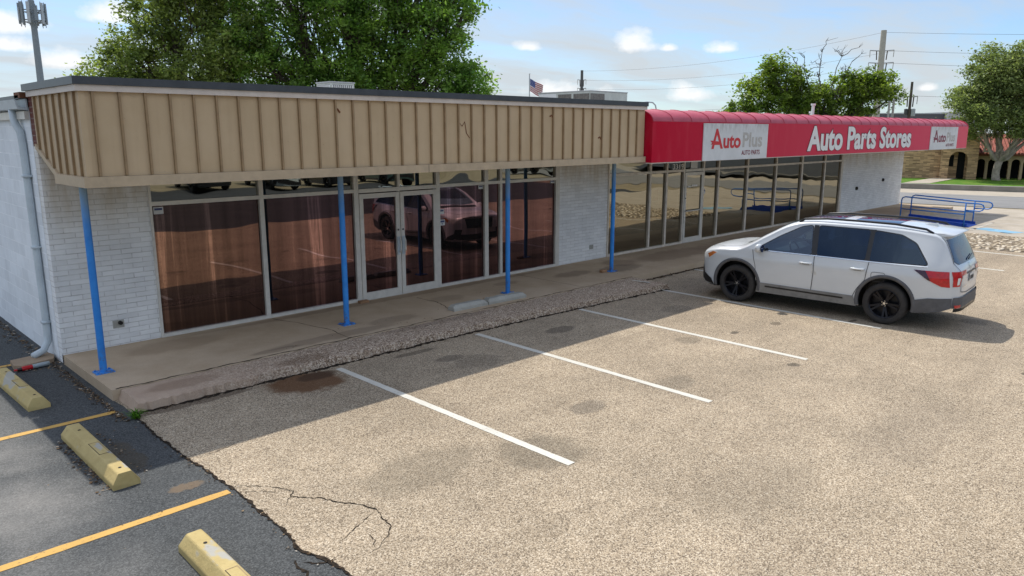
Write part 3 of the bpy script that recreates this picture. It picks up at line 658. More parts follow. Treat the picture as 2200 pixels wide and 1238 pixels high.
# house number and stickers on the glass
mb = MB(); add_text(mb, '3319', 18.62, 12.362, 2.345, .56, .15, 'letter_white', .012); part('house_number', mb)
mb = MB(); mb.box((19.62, 12.40, 2.34), (19.98, 12.414, 2.60), 'sticker'); part('notice', mb)
for (x, z, w, h) in [(4.285, 2.13, .15, .11), (9.99 + .06, 1.70, .12, .10), (9.99 + .06, 1.46, .14, .12), (11.16, 2.17, .13, .08), (13.50, 2.19, .14, .06), (20.36, 1.55, .13, .14)]:
    mb = MB(); mb.box((x, 12.408, z), (x + w, 12.416, z + h), 'sticker'); mb.box((x + .015, 12.404, z + h * .55), (x + w - .015, 12.409, z + h * .85), 'sticker_ink')
    if abs(z - 1.46) < .01: add_text(mb, 'V', x + .04, 12.402, z + .015, .05, .045, 'sticker_ink', .02)
    part('sticker', mb)
mb = MB(); mb.box((17.72, 12.44, 1.35), (18.1, 12.45, 1.85), 'sticker'); mb.box((17.76, 12.436, 1.5), (18.06, 12.441, 1.8), 'poster_red'); part('notice', mb)
# the lettering on the door cannot be read in the photograph: two plain bars stand for it
mb = MB(); mb.box((19.44, 12.370, 1.79), (19.6, 12.374, 1.83), 'letter_white'); mb.box((19.66, 12.370, 1.82), (19.98, 12.374, 1.86), 'letter_white'); part('door_lettering', mb)

# ------------------------------------------------------------------ red awning with its signs
AX0, AX1, AY = 14.2, 37.7, 10.0
aw = thing('shop_awning', 'long red barrel awning fading to pink over the right shop windows', 'awning', loc=(AX0, AY, 2.7))
def aparts(name, mb, parent=aw, **k):
    l = aw.location; mb.v = [(x - l.x, y - l.y, z - l.z) for x, y, z in mb.v]; return mb.build(name, parent, **k)
ZA0, ZA1, ZA2 = 2.725, 3.635, 3.92
prof = [(AY, ZA1)] + [(AY + .62 * (1 - math.cos(t)), ZA1 + (ZA2 - ZA1) * math.sin(t)) for t in np.linspace(.12, math.pi / 2, 9)]
back = [(12.4, ZA2)]
mb = MB()
xe = AX1 - .0
nseg = 76
mb.grid([[(AX0 + (xe - AX0) * i / nseg, AY, z) for z in (ZA0, 3.0, 3.3, ZA1 - .002)] for i in range(nseg + 1)], 'awning_vinyl')
mb.poly([(AX0, 12.4, ZA0)] + [(AX0, y, z) for y, z in reversed([(AY, ZA0)] + prof + back)][::1], 'awning_vinyl')
mb.poly([(xe, 12.4, ZA0), (xe, AY, ZA0)] + [(xe, y, z) for y, z in prof] + [(xe, 12.4, ZA2)], 'awning_vinyl')
aparts('front_panel', mb)
mb = MB(); rows = []
step = .78
n_arc = int((xe - AX0) / (step / 6))
for i in range(n_arc + 1):
    x = AX0 + (xe - AX0) * i / n_arc; u = ((x - AX0) / step) % 1.
    dip = -.007 * math.sin(math.pi * u) ** .8
    end = .30 * max(0, 1 - (xe - x) / .35) ** 2
    r = []
    for j, (y, z) in enumerate(prof + back):
        ang = j / (len(prof) - 1) if j < len(prof) else 1
        r.append((x, y - dip * .6 * (1 - ang) * (ang > 0) + end * .3 * ang, z + dip * min(1, ang * 1.5) - end * .5 * ang))
    rows.append(r)
mb.grid([r[::-1] for r in rows], 'awning_cap'); aparts('barrel_top', mb, smooth=True)
k = 0
x = AX0 + .012
while x < xe:
    mb = MB()
    big = k % 6 == 0
    mb.tube([(x, y - .004, z + .004) for y, z in prof], (.012 if big else .007), 'awning_cap', 6); x += step; k += 1; aparts('rib', mb)
mb = MB(); mb.box((AX0, AY + .01, ZA0 - .022), (xe, AY + .05, ZA0), 'beige_trim'); mb.box((AX0, AY + .05, ZA0 - .025), (AX0 + .04, 12.35, ZA0), 'beige_trim'); aparts('bottom_rail', mb)
mb = MB(); mb.poly([(AX0 + .05, 10.06, 2.735), (xe - .02, 10.06, 2.735), (xe - .02, 12.40, 2.735), (AX0 + .05, 12.40, 2.735)], 'soffit_paint'); aparts('underside', mb)
mb = MB()
add_text(mb, 'Auto Parts Stores', 21.95, AY - .008, 2.815, 8.75, .79, 'letter_edge', .06); add_text(mb, 'Auto Parts Stores', 21.99, AY - .012, 2.84, 8.67, .74, 'letter_white', .036)
aparts('lettering', mb)
def sign(name, x0, x1, label, reds, small):
    W = x1 - x0; o = thing(name, label, 'sign', 'white signs on the red awning', loc=(x0, AY - .004, 2.71)); H = .90
    p = MB(); p.box((0, -.02, 0), (W, 0, H), 'sign_face'); p.build('sign_panel', o)
    y = -.024; red = MB()
    # the tall A with its pointed crossbar reaching out to the left
    ax, az, ah, awd = W * .115, H * .315, H * .54, W * .17
    P = lambda u, v: (ax + u * awd, y, az + v * ah)
    red.poly([P(.50, 1), P(.36, 1), P(.40, .78), P(.80, 0), P(1.0, 0)][::-1], reds)
    P2 = lambda u, v: (ax + u * awd, y - .001, az + v * ah)
    red.poly([P2(.36, 1), P2(.50, 1), P2(.46, .80), P2(.20, 0), P2(.0, 0)], reds)
    yy = y - .002
    Q = lambda u, v: (ax + u * awd, yy, az + v * ah)
    red.poly([Q(-.12, .42), Q(.70, .36), Q(.76, .20), Q(.22, .20), Q(.30, .28), Q(-.06, .20), Q(.04, .31)], reds)
    add_text(red, 'uto', ax + awd * 1.02, y, az + .005, W * .265, H * .36, reds, .03); red.build('lettering', o)
    gh = MB(); add_text(gh, 'Plus', W * .585, y, az + .02, W * .32, H * .42, 'letter_ghost', .025); gh.build('faded_lettering', o)
    sm = MB(); add_text(sm, 'AUTO PARTS', W * .575, y, H * .12, W * .30, H * .135, small, .018); sm.build('small_lettering', o)
    return o
sign('shop_sign', 16.28, 19.50, 'large white sign board with bright red lettering, just right of the tan fascia', 'letter_red', 'letter_maroon')
sign('shop_sign', 32.80, 36.20, 'white sign board with dark maroon lettering at the pink far end of the awning', 'letter_maroon', 'letter_maroon')

# ------------------------------------------------------------------ posts, stops, loose things on the ground
post_labels = ['blue steel post leaning at the left corner, in front of the first white brick pier', 'blue steel post just left of the glass double doors',
               'blue steel post standing behind the broken grey wheel stop', 'scuffed blue steel post by the second brick pier, nearest the red awning']
post = thing('canopy_post', post_labels[0], 'post', 'blue posts carrying the tan canopy')
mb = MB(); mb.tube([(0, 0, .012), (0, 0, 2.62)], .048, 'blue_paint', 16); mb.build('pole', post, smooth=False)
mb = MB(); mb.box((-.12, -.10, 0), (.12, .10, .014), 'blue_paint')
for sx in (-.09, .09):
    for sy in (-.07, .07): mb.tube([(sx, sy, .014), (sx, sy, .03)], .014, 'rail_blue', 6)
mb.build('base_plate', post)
for i, (x, y) in enumerate([(2.97, 11.1), (6.83, 11.03), (10.62, 10.93), (14.12, 10.98)]):
    if i == 0: o = post
    else:
        o = post.copy(); COL.objects.link(o); o['label'] = post_labels[i]
        for ch in list(post.children): c = ch.copy(); COL.objects.link(c); c.parent = o
    o.location = (x, y, .14)
def wheel_stop_mesh(L, wb=.25, wt=.12, h=.15, mat='yellow_stop', sec=14):
    mb = MB(); rows = []
    for i in range(sec + 1):
        t = i / sec; y = -L / 2 + L * t
        e = min(t, 1 - t) * L; k = 1 if e > .1 else 0
        y2 = y
        hw, hh = (wb / 2, h)
        rows.append([(-wb / 2, y, 0), (-wb / 2, y, .055), (-wt / 2, y2, hh), (wt / 2, y2, hh), (wb / 2, y, .055), (wb / 2, y, 0)])
    # sloping ends
    for r, s in ((rows[0], 1), (rows[-1], -1)):
        for j in (2, 3): r[j] = (r[j][0], r[j][1] + s * .025, r[j][2])
    mb.grid(rows, mat); mb.poly(rows[0], mat); mb.poly(rows[-1][::-1], mat)
    return mb
stops = [(2.02, 11.42, .03, 'yellow concrete wheel stop by the red bottle, cut by the left edge of the picture'), (2.10, 8.40, -.0, 'yellow concrete wheel stop whole in view, lying half in the building shadow'),
         (2.11, 5.08, -.02, 'yellow concrete wheel stop in full sun, cut off by the bottom of the picture')]
ws = None
for i, (x, y, rz, lb) in enumerate(stops):
    if ws is None:
        ws = thing('wheel_stop', lb, 'wheel stop', 'yellow wheel stops on the black asphalt')
        wheel_stop_mesh(1.78).build('block', ws, bevel=.012)
        for k, yy in enumerate((-.72, .62)): q = MB(); q.tube([(0, yy, .149), (0, yy, .153)], .016, 'stop_hole', 10); q.build('pin_hole', ws)
        q = MB(); q.box((-.05, -.25, .1503), (-.045, .12, .1525), 'stop_hole'); q.box((.045, -.25, .1503), (.05, .12, .1525), 'batten_metal'); q.box((-.05, -.255, .1503), (.05, -.25, .1525), 'stop_hole'); q.box((-.05, .12, .1503), (.05, .125, .1525), 'batten_metal'); q.build('maker_plate', ws)
        o = ws
    else:
        o = ws.copy(); COL.objects.link(o)
        for ch in list(ws.children): c = ch.copy(); COL.objects.link(c); c.parent = o
        o['label'] = lb
    o.location = (x, y, -.004); o.rotation_euler = (0, 0, rz)
o = thing('wheel_stop', 'broken pale grey concrete wheel stop lying on the walkway in front of a blue post', 'wheel stop', loc=(9.68, 10.50, .14), rz=-math.pi / 2 - .035)
for y0, y1, r in [(-.92, -.1, .02), (-.075, .92, -.012)]:
    mb = MB(); rows = []
    N = 16
    for i in range(N + 1):
        y = y0 + (y1 - y0) * i / N; d = .4 + .6 * min(1, (y1 - y) / .09 + .15, (y - y0) / .05 + .3)
        j = lambda: random.uniform(-.006, .006)
        rows.append([(-.10, y, 0), (-.10 + j(), y, .05), (-.062 + j(), y, .11 * d + j()), (.062 + j(), y, .11 * d + j()), (.10 + j(), y, .05), (.10, y, 0)])
    mb.grid(rows, 'grey_block'); mb.poly(rows[0], 'grey_block'); mb.poly(rows[-1][::-1], 'grey_block'); mb.build('broken_piece', o)
mb = MB(); mb.box((13.78, 10.98, .14), (13.96, 11.07, .20), 'red_clay'); tag(mb.build('loose_brick', bevel=.006), 'loose brown brick on the walkway left of the fourth blue post', 'brick')
mb = MB(); mb.box((7.88, 12.2, .14), (8.08, 12.3, .19), 'red_clay'); tag(mb.build('loose_brick', bevel=.006), 'small tan brick against the door frame at the double doors', 'brick')
mb = MB(); mb.prism([(2.22, 12.95, -.01), (2.20, 12.62, -.01), (2.28, 12.50, -.01), (2.72, 12.62, -.01), (2.78, 12.85, -.01), (2.74, 13.05, -.01)], (0, 0, .075), 'splash_concrete'); tag(mb.build('splash_block', bevel=.008), 'chipped tan concrete splash block under the downspout', 'splash block')
bt = thing('soda_bottle', 'crushed plastic soda bottle with a red label lying by the splash block', 'bottle', loc=(2.36, 12.46, .035), rz=.15)
mb = MB(); Mx = Matrix.Rotation(math.pi / 2, 4, 'Y')
mb.lathe([(.0, -.16), (.026, -.155), (.03, -.08), (.03, -.02)], 'bottle_cola', 12, Mx); mb.build('bottle_neck', bt, smooth=True); mb = MB(); mb.lathe([(.031, .0), (.032, .10), (.035, .2), (.033, .27), (0, .275)], 'bottle_clear', 12, Mx); mb.build('bottle_body', bt, smooth=True)
mb = MB(); mb.lathe([(.031, -.1), (.034, -.08), (.034, .02), (.032, .04)], 'bottle_red', 12, Mx); mb.build('label_band', bt, smooth=True)
mb = MB(); mb.lathe([(.0, -.2), (.014, -.198), (.014, -.158)], 'bottle_red', 10, Mx); mb.build('cap', bt, smooth=True)
# leaf litter and crumbs
mb = MB()
def crumbs(n, fx, size, mat='leaf_litter'):
    for _ in range(n):
        x, y, z = fx(); s = size * random.uniform(.4, 1.5); a = random.uniform(0, 6.28); t = random.uniform(.2, 1.)
        dx, dy = math.cos(a) * s, math.sin(a) * s; ex, ey = -dy * t, dx * t; up = random.uniform(.0, .6) * s
        mb.poly([(x - dx, y - dy, z), (x + ex, y + ey, z + up), (x + dx, y + dy, z + up * .4), (x - ex, y - ey, z + .003)], mat)
crumbs(520, lambda: (2.72 - abs(random.gauss(0, .06)), random.uniform(9.3, 12.4), .004), .016)
crumbs(330, lambda: (2.72 - abs(random.gauss(0, .10)), random.uniform(12.95, 18), .004), .024)
crumbs(160, lambda: (random.gauss(2.45, .2), random.gauss(12.55, .12), .004), .02)
crumbs(200, lambda: (lambda y: (edge_x(y) - .02 + random.gauss(0, .035), y, .006))(random.uniform(4.2, 9.4)), .011)
crumbs(160, lambda: (lambda x: (x, apron_edge(x) - .03 - abs(random.gauss(0, .05)), .006))(random.uniform(2.9, 13.9)), .014)
crumbs(260, lambda: (random.uniform(14, 24), 10.12 + random.gauss(0, .05), .01), .035)
crumbs(130, lambda: (1.97 - abs(random.gauss(0, .05)), random.uniform(7.5, 9.2), .004), .016)
crumbs(60, lambda: (2.3 + abs(random.gauss(0, .06)), random.uniform(7.6, 9.2), .004), .013)
crumbs(110, lambda: (random.uniform(-1, 2.7), random.uniform(4.5, 11), .003), .007)
crumbs(80, lambda: (random.uniform(3, 14), random.uniform(3, 9), .005), .007)
crumbs(60, lambda: (random.gauss(7.3, 1.2), random.uniform(10.3, 10.9), .144), .012)
crumbs(30, lambda: (random.uniform(10, 20), random.uniform(10.4, 12.3), .144), .012)
o = mb.build('leaf_litter'); o['kind'] = 'stuff'; o['label'] = 'dry leaves and crumbs along the slab edges'
def tuft(x, y, n, h, label):
    mb = MB()
    for _ in range(n):
        a = random.uniform(0, 6.28); l = h * random.uniform(.5, 1.2); s = random.uniform(.2, 1.2); b = Vector((x + random.gauss(0, .022), y + random.gauss(0, .022), 0))
        d = Vector((math.cos(a), math.sin(a), 0)); sd = Vector((-d.y, d.x, 0)) * .006
        p1 = b + d * l * s * .4 + Vector((0, 0, l * .55)); p2 = b + d * l * s + Vector((0, 0, l * .5))
        mb.poly([b - sd, b + sd, p1 + sd, p1 - sd], 'weed_green'); mb.poly([p1 - sd, p1 + sd, p2], 'weed_green')
    tag(mb.build('weed'), label, 'weed')
tuft(2.80, 9.36, 90, .15, 'small bright green weed growing in the joint at the apron corner')

# ------------------------------------------------------------------ the parked SUV
def pchip(xs, ys):
    xs = np.array(xs, float); ys = np.array(ys, float); h = np.diff(xs); d = np.diff(ys) / h; m = np.zeros_like(ys)
    m[0] = d[0]; m[-1] = d[-1]
    for i in range(1, len(xs) - 1):
        if d[i - 1] * d[i] > 0: w1 = 2 * h[i] + h[i - 1]; w2 = h[i] + 2 * h[i - 1]; m[i] = (w1 + w2) / (w1 / d[i - 1] + w2 / d[i])
    def f(x):
        x = min(max(x, xs[0]), xs[-1]); i = min(int(np.searchsorted(xs, x, 'right')) - 1, len(xs) - 2); t = (x - xs[i]) / h[i]
        return float(ys[i] * (1 + 2 * t) * (1 - t) ** 2 + m[i] * h[i] * t * (1 - t) ** 2 + ys[i + 1] * t * t * (3 - 2 * t) + m[i + 1] * h[i] * t * t * (t - 1))
    return f
Wf = pchip([-2.54, -2.53, -2.50, -2.44, -2.35, -2.2, -1.95, -1.4, 0, 1.4, 1.8, 2.02, 2.15, 2.24, 2.31], [.42, .56, .68, .79, .868, .932, .975, .998, .992, .998, .985, .945, .88, .78, .55])
ZTf = pchip([-2.54, -2.535, -2.52, -2.49, -2.45, -2.32, -2.21, -2.13, -2.02, -1.2, -.3, .2, .45, .9, 1.28, 1.42, 1.8, 2.04, 2.17, 2.26, 2.31],
            [.80, .95, 1.04, 1.12, 1.18, 1.44, 1.63, 1.69, 1.725, 1.785, 1.79, 1.765, 1.70, 1.46, 1.235, 1.185, 1.155, 1.105, 1.06, .98, .80])
ZBf = pchip([-2.54, -2.3, -1.8, 0, 1.8, 2.08, 2.31], [.46, .36, .27, .25, .26, .27, .32])
SD = pchip([.2, .30, .42, .55, .72, .86, .93, 1.0, 1.1, 1.2], [.925, .955, .968, .976, .988, .994, 1.0, .984, .966, .945])
BELT = 1.115
def cf(x): return .10 if x < .2 else (.10 + .04 * min(1, (x - .2) / 1.2))
def Hf(x, z):
    """half width of the body at station x, height z"""
    zt = ZTf(x); W = Wf(x); c = min(cf(x), (zt - ZBf(x)) * .5); ze = zt - c
    def low(z): return W * SD(z)
    def mid(z): return low(z) if z <= BELT else low(BELT) - .40 * (z - BELT)
    if z <= ze: return mid(z)
    t = min(1., (z - ze) / c); return mid(ze) * (max(0, 1 - t ** 2.3)) ** (1 / 2.3)
def solve(f, lo, hi, n=34):
    """largest t in [lo, hi] with f(t) true, f true at lo"""
    for _ in range(n):
        m = (lo + hi) / 2
        if f(m): lo = m
        else: hi = m
    return lo
def Ztop(x, y): return solve(lambda z: Hf(x, z) >= abs(y), .9 if ZTf(x) > .95 else ZBf(x) + .1, ZTf(x))
def inside(x, y, z): return z <= ZTf(x) and Hf(x, z) >= abs(y)
def Xfront(y, z): return solve(lambda x: inside(x, y, z), .0, 2.31)
def Xrear(y, z): return -solve(lambda x: inside(-x, y, z), .0, 2.54)
def side_map(sgn): return lambda x, z, o: (x, sgn * (Hf(x, z) + o), z)
def patch(mb, poly, mp, mat, off=.004, step=.06):
    """a panel cut to a flat outline, laid over the body with its own small gap"""
    bm = bmesh.new(); vs = [bm.verts.new((u, v, 0)) for u, v in poly]; bm.faces.new(vs)
    us = [p[0] for p in poly]; ws_ = [p[1] for p in poly]
    for ax, lo, hi in ((0, min(us), max(us)), (1, min(ws_), max(ws_))):
        k = max(1, int((hi - lo) / step)); nrm = (1, 0, 0) if ax == 0 else (0, 1, 0)
        for i in range(1, k):
            p = [0, 0, 0]; p[ax] = lo + (hi - lo) * i / k
            bmesh.ops.bisect_plane(bm, geom=bm.verts[:] + bm.edges[:] + bm.faces[:], plane_co=p, plane_no=nrm)
    bmesh.ops.triangulate(bm, faces=[f for f in bm.faces if len(f.verts) > 4])
    bm.verts.index_update(); b = len(mb.v); k = mb.m(mat)
    mb.v += [tuple(mp(v.co.x, v.co.y, off)) for v in bm.verts]
    for f in bm.faces: mb.f.append(tuple(b + v.index for v in f.verts)); mb.mi.append(k)
    bm.free(); return mb
def ribbon(mb, pts, mp, mat, w=.008, off=.005, n=8, closed=False):
    """a narrow line drawn on the body"""
    if closed: pts = list(pts) + [pts[0]]
    fine = []
    for a, c in zip(pts[:-1], pts[1:]):
        for i in range(n): fine.append((a[0] + (c[0] - a[0]) * i / n, a[1] + (c[1] - a[1]) * i / n))
    fine.append(pts[-1]); L = []; Q = []
    for i, p in enumerate(fine):
        a, c = fine[max(i - 1, 0)], fine[min(i + 1, len(fine) - 1)]; t = Vector((c[0] - a[0], c[1] - a[1])); t.normalize(); nn = (-t.y * w / 2, t.x * w / 2)
        L.append(mp(p[0] + nn[0], p[1] + nn[1], off)); Q.append(mp(p[0] - nn[0], p[1] - nn[1], off))
    mb.grid([[l, q] for l, q in zip(L, Q)], mat); return mb
def smooth_poly(pts, n=5):
    """round the corners of an outline a little"""
    out = []; N = len(pts)
    for i in range(N):
        p0, p1, p2 = Vector(pts[i - 1]), Vector(pts[i]), Vector(pts[(i + 1) % N])
        r = min(.05, (p0 - p1).length * .4, (p2 - p1).length * .4); a = p1 + (p0 - p1).normalized() * r; c = p1 + (p2 - p1).normalized() * r
        for k in range(n + 1):
            t = k / n; q = a * (1 - t) ** 2 + p1 * 2 * t * (1 - t) + c * t * t; out.append((q.x, q.y))
    return out
WR, WX = .382, 1.41
def make_suv(label, group=None):
    car = thing('parked_car', label, 'car', group)
    # shell: lofted sections, wheel wells cut out
    st = sorted(set(list(np.linspace(-2.54, -2.44, 10)) + list(np.linspace(-2.44, -2.05, 14)) + list(np.linspace(-2.05, 2.0, 62)) + list(np.linspace(2.0, 2.31, 16))))
    rows = []
    for x in st:
        zb, zt = ZBf(x), ZTf(x); c = min(cf(x), (zt - zb) * .5); ze = zt - c
        zs = [zb, zb + .03] + list(np.linspace(zb + .06, ze, 20)) + [ze + c * t for t in (.12, .25, .4, .55, .68, .79, .87, .93, .97, .99, 1.)]
        half = [(Hf(x, z) - (.05 if i == 0 else .012 if i == 1 else 0), z) for i, z in enumerate(zs)]
        half[-1] = (0, zt); half = [(0, zb)] + half
        rows.append([(x, y, z) for y, z in half] + [(x, -y, z) for y, z in half[-2:0:-1]])
    mb = MB()
    mb.grid([r + [r[0]] for r in rows], 'pearl_paint'); mb.poly(rows[0][::-1], 'pearl_paint'); mb.poly(rows[-1], 'pearl_paint')
    tmp = mb.build('shell_tmp')
    bm = bmesh.new(); bm.from_mesh(tmp.data); bmesh.ops.remove_doubles(bm, verts=bm.verts[:], dist=1e-5); bmesh.ops.recalc_face_normals(bm, faces=bm.faces[:]); bm.to_mesh(tmp.data); bm.free()
    cut = MB(); cut.mats = ['pearl_paint']
    for wx in (WX, -WX):
        for s in (-1, 1): cut.lathe([(0, 0), (.452, 0), (.452, .42), (0, .42)], 'pearl_paint', 40, Matrix.Translation((wx, s * .62 if s > 0 else s * 1.04, .40)) @ Matrix.Rotation(-math.pi / 2, 4, 'X'))
    # windows are real openings so that one sees into the cabin
    co = cut.build('cut_tmp')
    bm = bmesh.new(); bm.from_mesh(co.data); bmesh.ops.remove_doubles(bm, verts=bm.verts[:], dist=1e-5); bmesh.ops.recalc_face_normals(bm, faces=bm.faces[:]); bm.to_mesh(co.data); bm.free()
    md = tmp.modifiers.new('b', 'BOOLEAN'); md.operation = 'DIFFERENCE'; md.object = co; md.solver = 'EXACT'
    def cutter(mb):
        o_ = mb.build('cut_tmp'); b_ = bmesh.new(); b_.from_mesh(o_.data); bmesh.ops.remove_doubles(b_, verts=b_.verts[:], dist=1e-5); bmesh.ops.recalc_face_normals(b_, faces=b_.faces[:]); b_.to_mesh(o_.data); b_.free()
        m_ = tmp.modifiers.new('b', 'BOOLEAN'); m_.operation = 'DIFFERENCE'; m_.object = o_; m_.solver = 'EXACT'; return o_
    cab = MB(); rr_ = []
    for x in list(np.linspace(-2.02, 1.02, 30)):
        zt = ZTf(x) - .055; zs = [.80] + list(np.linspace(.86, max(zt - .06, .9), 9)) + [max(zt - .02, .93), max(zt, .95)]
        hf = [(max(.05, Hf(x, min(z, ZTf(x) - .02)) - .075), z) for z in zs]
        rr_.append([(x, y, z) for y, z in hf] + [(x, -y, z) for y, z in hf[::-1]])
    cab.grid([r + [r[0]] for r in rr_], 'pearl_paint'); cab.poly(rr_[0][::-1], 'pearl_paint'); cab.poly(rr_[-1], 'pearl_paint'); cuts = [cutter(cab)]
    SW = [[(1.00, 1.137), (.60, 1.40), (.22, 1.605), (.03, 1.645), (-.05, 1.137)], [(-.17, 1.137), (-.11, 1.648), (-1.01, 1.645), (-1.01, 1.137)], [(-1.11, 1.137), (-1.11, 1.642), (-1.54, 1.60), (-1.79, 1.48), (-2.0, 1.15)]]
    for s in (1, -1):
        for pl in SW:
            wc = MB(); wc.prism([(u, s * .55, v) for u, v in pl], (0, s * .6, 0), 'pearl_paint'); cuts.append(cutter(wc))
    wc = MB(); wc.prism([(.92, -.62, 1.2), (.92, .62, 1.2), (.42, .55, 1.2), (.42, -.55, 1.2)], (0, 0, .8), 'pearl_paint'); cuts.append(cutter(wc))
    me = bpy.data.meshes.new_from_object(tmp.evaluated_get(bpy.context.evaluated_depsgraph_get()))
    for o_ in cuts: bpy.data.objects.remove(o_)
    me.materials.clear(); me.materials.append(M['pearl_paint']); me.materials.append(M['black_trim'])
    for p in me.polygons:
        c = p.center; w = min((c.x - WX) ** 2, (c.x + WX) ** 2) + (c.z - .40) ** 2
        p.material_index = 1 if (w < .4535 ** 2 and abs(c.y) < Hf(c.x, max(c.z, ZBf(c.x))) - .004) or p.normal.z < -.8 or (-2.1 < c.x < 1.1 and .78 < c.z < 1.75 and abs(c.y) < Hf(c.x, c.z) - .02 and ZTf(c.x) - c.z > .03) else 0
        p.use_smooth = True
    bpy.data.objects.remove(tmp); bpy.data.objects.remove(co)
    body = bpy.data.objects.new('body', me); COL.objects.link(body); body.parent = car
    es = body.modifiers.new('split', 'EDGE_SPLIT'); es.split_angle = R(38)
    kids = dict(smooth=True)
    for s in (1, -1):
        mp = side_map(s)
        # glass
        front = [(1.02, 1.135), (.60, 1.41), (.22, 1.615), (.02, 1.655), (-.06, 1.13)]
        mid = [(-.16, 1.13), (-.10, 1.658), (-1.02, 1.655), (-1.02, 1.13)]
        rear = [(-1.10, 1.13), (-1.10, 1.652), (-1.55, 1.61), (-1.80, 1.49), (-2.04, 1.15)]
        q = MB()
        for pl in (front, mid, rear): ribbon(q, smooth_poly(pl), mp, 'black_trim', .034, .004, 3, closed=True)
        patch(q, [(.0, 1.67), (-.07, 1.12), (-.15, 1.12), (-.09, 1.67)], mp, 'black_trim', .005, .06); patch(q, [(-1.0, 1.67), (-1.0, 1.12), (-1.12, 1.12), (-1.12, 1.67)], mp, 'black_trim', .005, .06); q.build('window_surround', car, **kids)
        for nm, pl, mt in (('front_window', front, 'clear_car_glass'), ('side_window', mid, 'privacy_glass'), ('quarter_window', rear, 'privacy_glass')):
            patch(MB(), smooth_poly(pl), mp, mt, .007, .06).build(nm, car, **kids)
        q = ribbon(MB(), [(1.06, 1.118), (-1.2, 1.116), (-2.05, 1.126)], mp, 'chrome', .016, .010, 14); q.build('window_strip', car, **kids)
        # doors: panel seams and handles
        for nm, seam, hx in (('front_door', [(1.10, 1.11), (1.02, .80), (.98, .46), (-.10, .44), (-.13, .80), (-.12, 1.11)], .02),
                             ('rear_door', [(-.12, 1.11), (-.13, .80), (-.10, .44), (-.86, .44), (-.93, .60), (-1.06, .78), (-1.10, 1.11)], -.92)):
            inn = patch(MB(), [(.995 if nm == 'front_door' else -.135, .50), (1.03 if nm == 'front_door' else -.15, .80), (1.085 if nm == 'front_door' else -.14, 1.10), (-.10 if nm == 'front_door' else -1.08, 1.10), (-.115 if nm == 'front_door' else -1.045, .80), (-.09 if nm == 'front_door' else -.87, .50)], mp, 'pearl_paint', .0035, .06)
            ribbon(inn, seam, mp, 'seam', .010, .006, 10); d = inn.build(nm, car, **kids)
            h = MB(); z = .965
            P0, P1 = mp(hx + .11, z, .0), mp(hx - .11, z, .0)
            h.tube([mp(hx + .12, z, .0), mp(hx + .09, z, .034), mp(hx, z, .040), mp(hx - .09, z, .034), mp(hx - .12, z, .0)], .018, 'pearl_paint', 8)
            patch(h, [(hx - .07, z - .03), (hx + .07, z - .03), (hx + .06, z - .01), (hx - .06, z - .01)], mp, 'seam', .007); h.build('handle', d, **kids)
        # lower cladding, arches
        q = patch(MB(), [(.99, .27), (.95, .47), (-.88, .455), (-.94, .27)], mp, 'dusty_cladding', .012, .08); ribbon(q, [(.80, .405), (-.70, .39)], mp, 'black_trim', .03, .016, 14); q.build('sill_cladding', car, **kids)
        for wx in (WX, -WX):
            a0 = math.asin((.30 - .40) / .455)
            rr = [[mp(wx + r * math.cos(t), max(.40 + r * math.sin(t), .29), o) for r, o in ((.448, -.03), (.45, .016), (.505, .014), (.512, .0))] for t in np.linspace(a0, math.pi - a0, 40)]
            MB().grid(rr, 'cladding').build('arch_trim', car, **kids)
        # door mirror
        mb = MB(); c = Vector((.93, s * 1.075, 1.165))
        prof = [(.0, -.10), (.05, -.095), (.082, -.06), (.09, 0), (.085, .05), (.05, .095), (0, .10)]
        mb.lathe(prof, 'pearl_paint', 16, Matrix.Translation(c) @ Matrix.Diagonal((.75, 1, .95, 1)) @ Matrix.Rotation(math.pi / 2, 4, 'X'))
        mb.tube([(.95, s * .93, 1.12), (.94, s * 1.03, 1.13)], .03, 'black_trim', 8)
        mb.lathe([(0, 0), (.075, 0), (.075, .01)], 'car_glass', 16, Matrix.Translation((.93 - .066, s * 1.075, 1.165)) @ Matrix.Rotation(-math.pi / 2, 4, 'Y')); mb.build('door_mirror', car, **kids)
        # lamps
        q = patch(MB(), [(2.23, .93), (2.20, .81), (2.03, .84), (1.84, .99), (1.97, 1.01)], mp, 'lamp_white', .006, .05); patch(q, [(2.04, .85), (1.86, .98), (1.96, .99), (2.08, .93)], mp, 'amber', .009, .05)
        fm = lambda u, v, o: (Xfront(u, v) + o, u, v)
        patch(q, [(s * .46, .93), (s * .78, .945), (s * .80, .83), (s * .50, .84)], fm, 'lamp_white', .006, .05); q.build('headlight', car, **kids)
        rm = lambda u, v, o: (Xrear(u, v) - o, u, v)
        q = patch(MB(), [(-1.84, 1.06), (-2.37, 1.06), (-2.40, .79), (-2.28, .80), (-2.10, .89)], mp, 'tail_red', .010, .04)
        patch(q, [(-1.84, 1.06), (-2.02, 1.058), (-2.12, .89), (-2.08, .90)], mp, 'tail_dark', .013, .04)
        patch(q, [(s * .36, 1.06), (s * .36, .99), (s * .62, .985), (s * .66, .80), (s * .80, .80), (s * .82, 1.06)], rm, 'tail_red', .010, .05)
        patch(q, [(s * .40, .98), (s * .60, .975), (s * .60, .915), (s * .42, .935)], rm, 'lamp_white', .010, .05)
        patch(q, [(s * .67, .95), (s * .74, .95), (s * .74, .83), (s * .69, .83)], rm, 'lamp_white', .016, .04); q.build('tail_light', car, **kids)
        q = MB(); patch(q, [(s * .60, .475), (s * .76, .475), (s * .74, .425), (s * .62, .425)], rm, 'tail_red', .03, .04); q.build('reflector', car, **kids)
        # roof rail
        zr = lambda x: Ztop(x, .66)
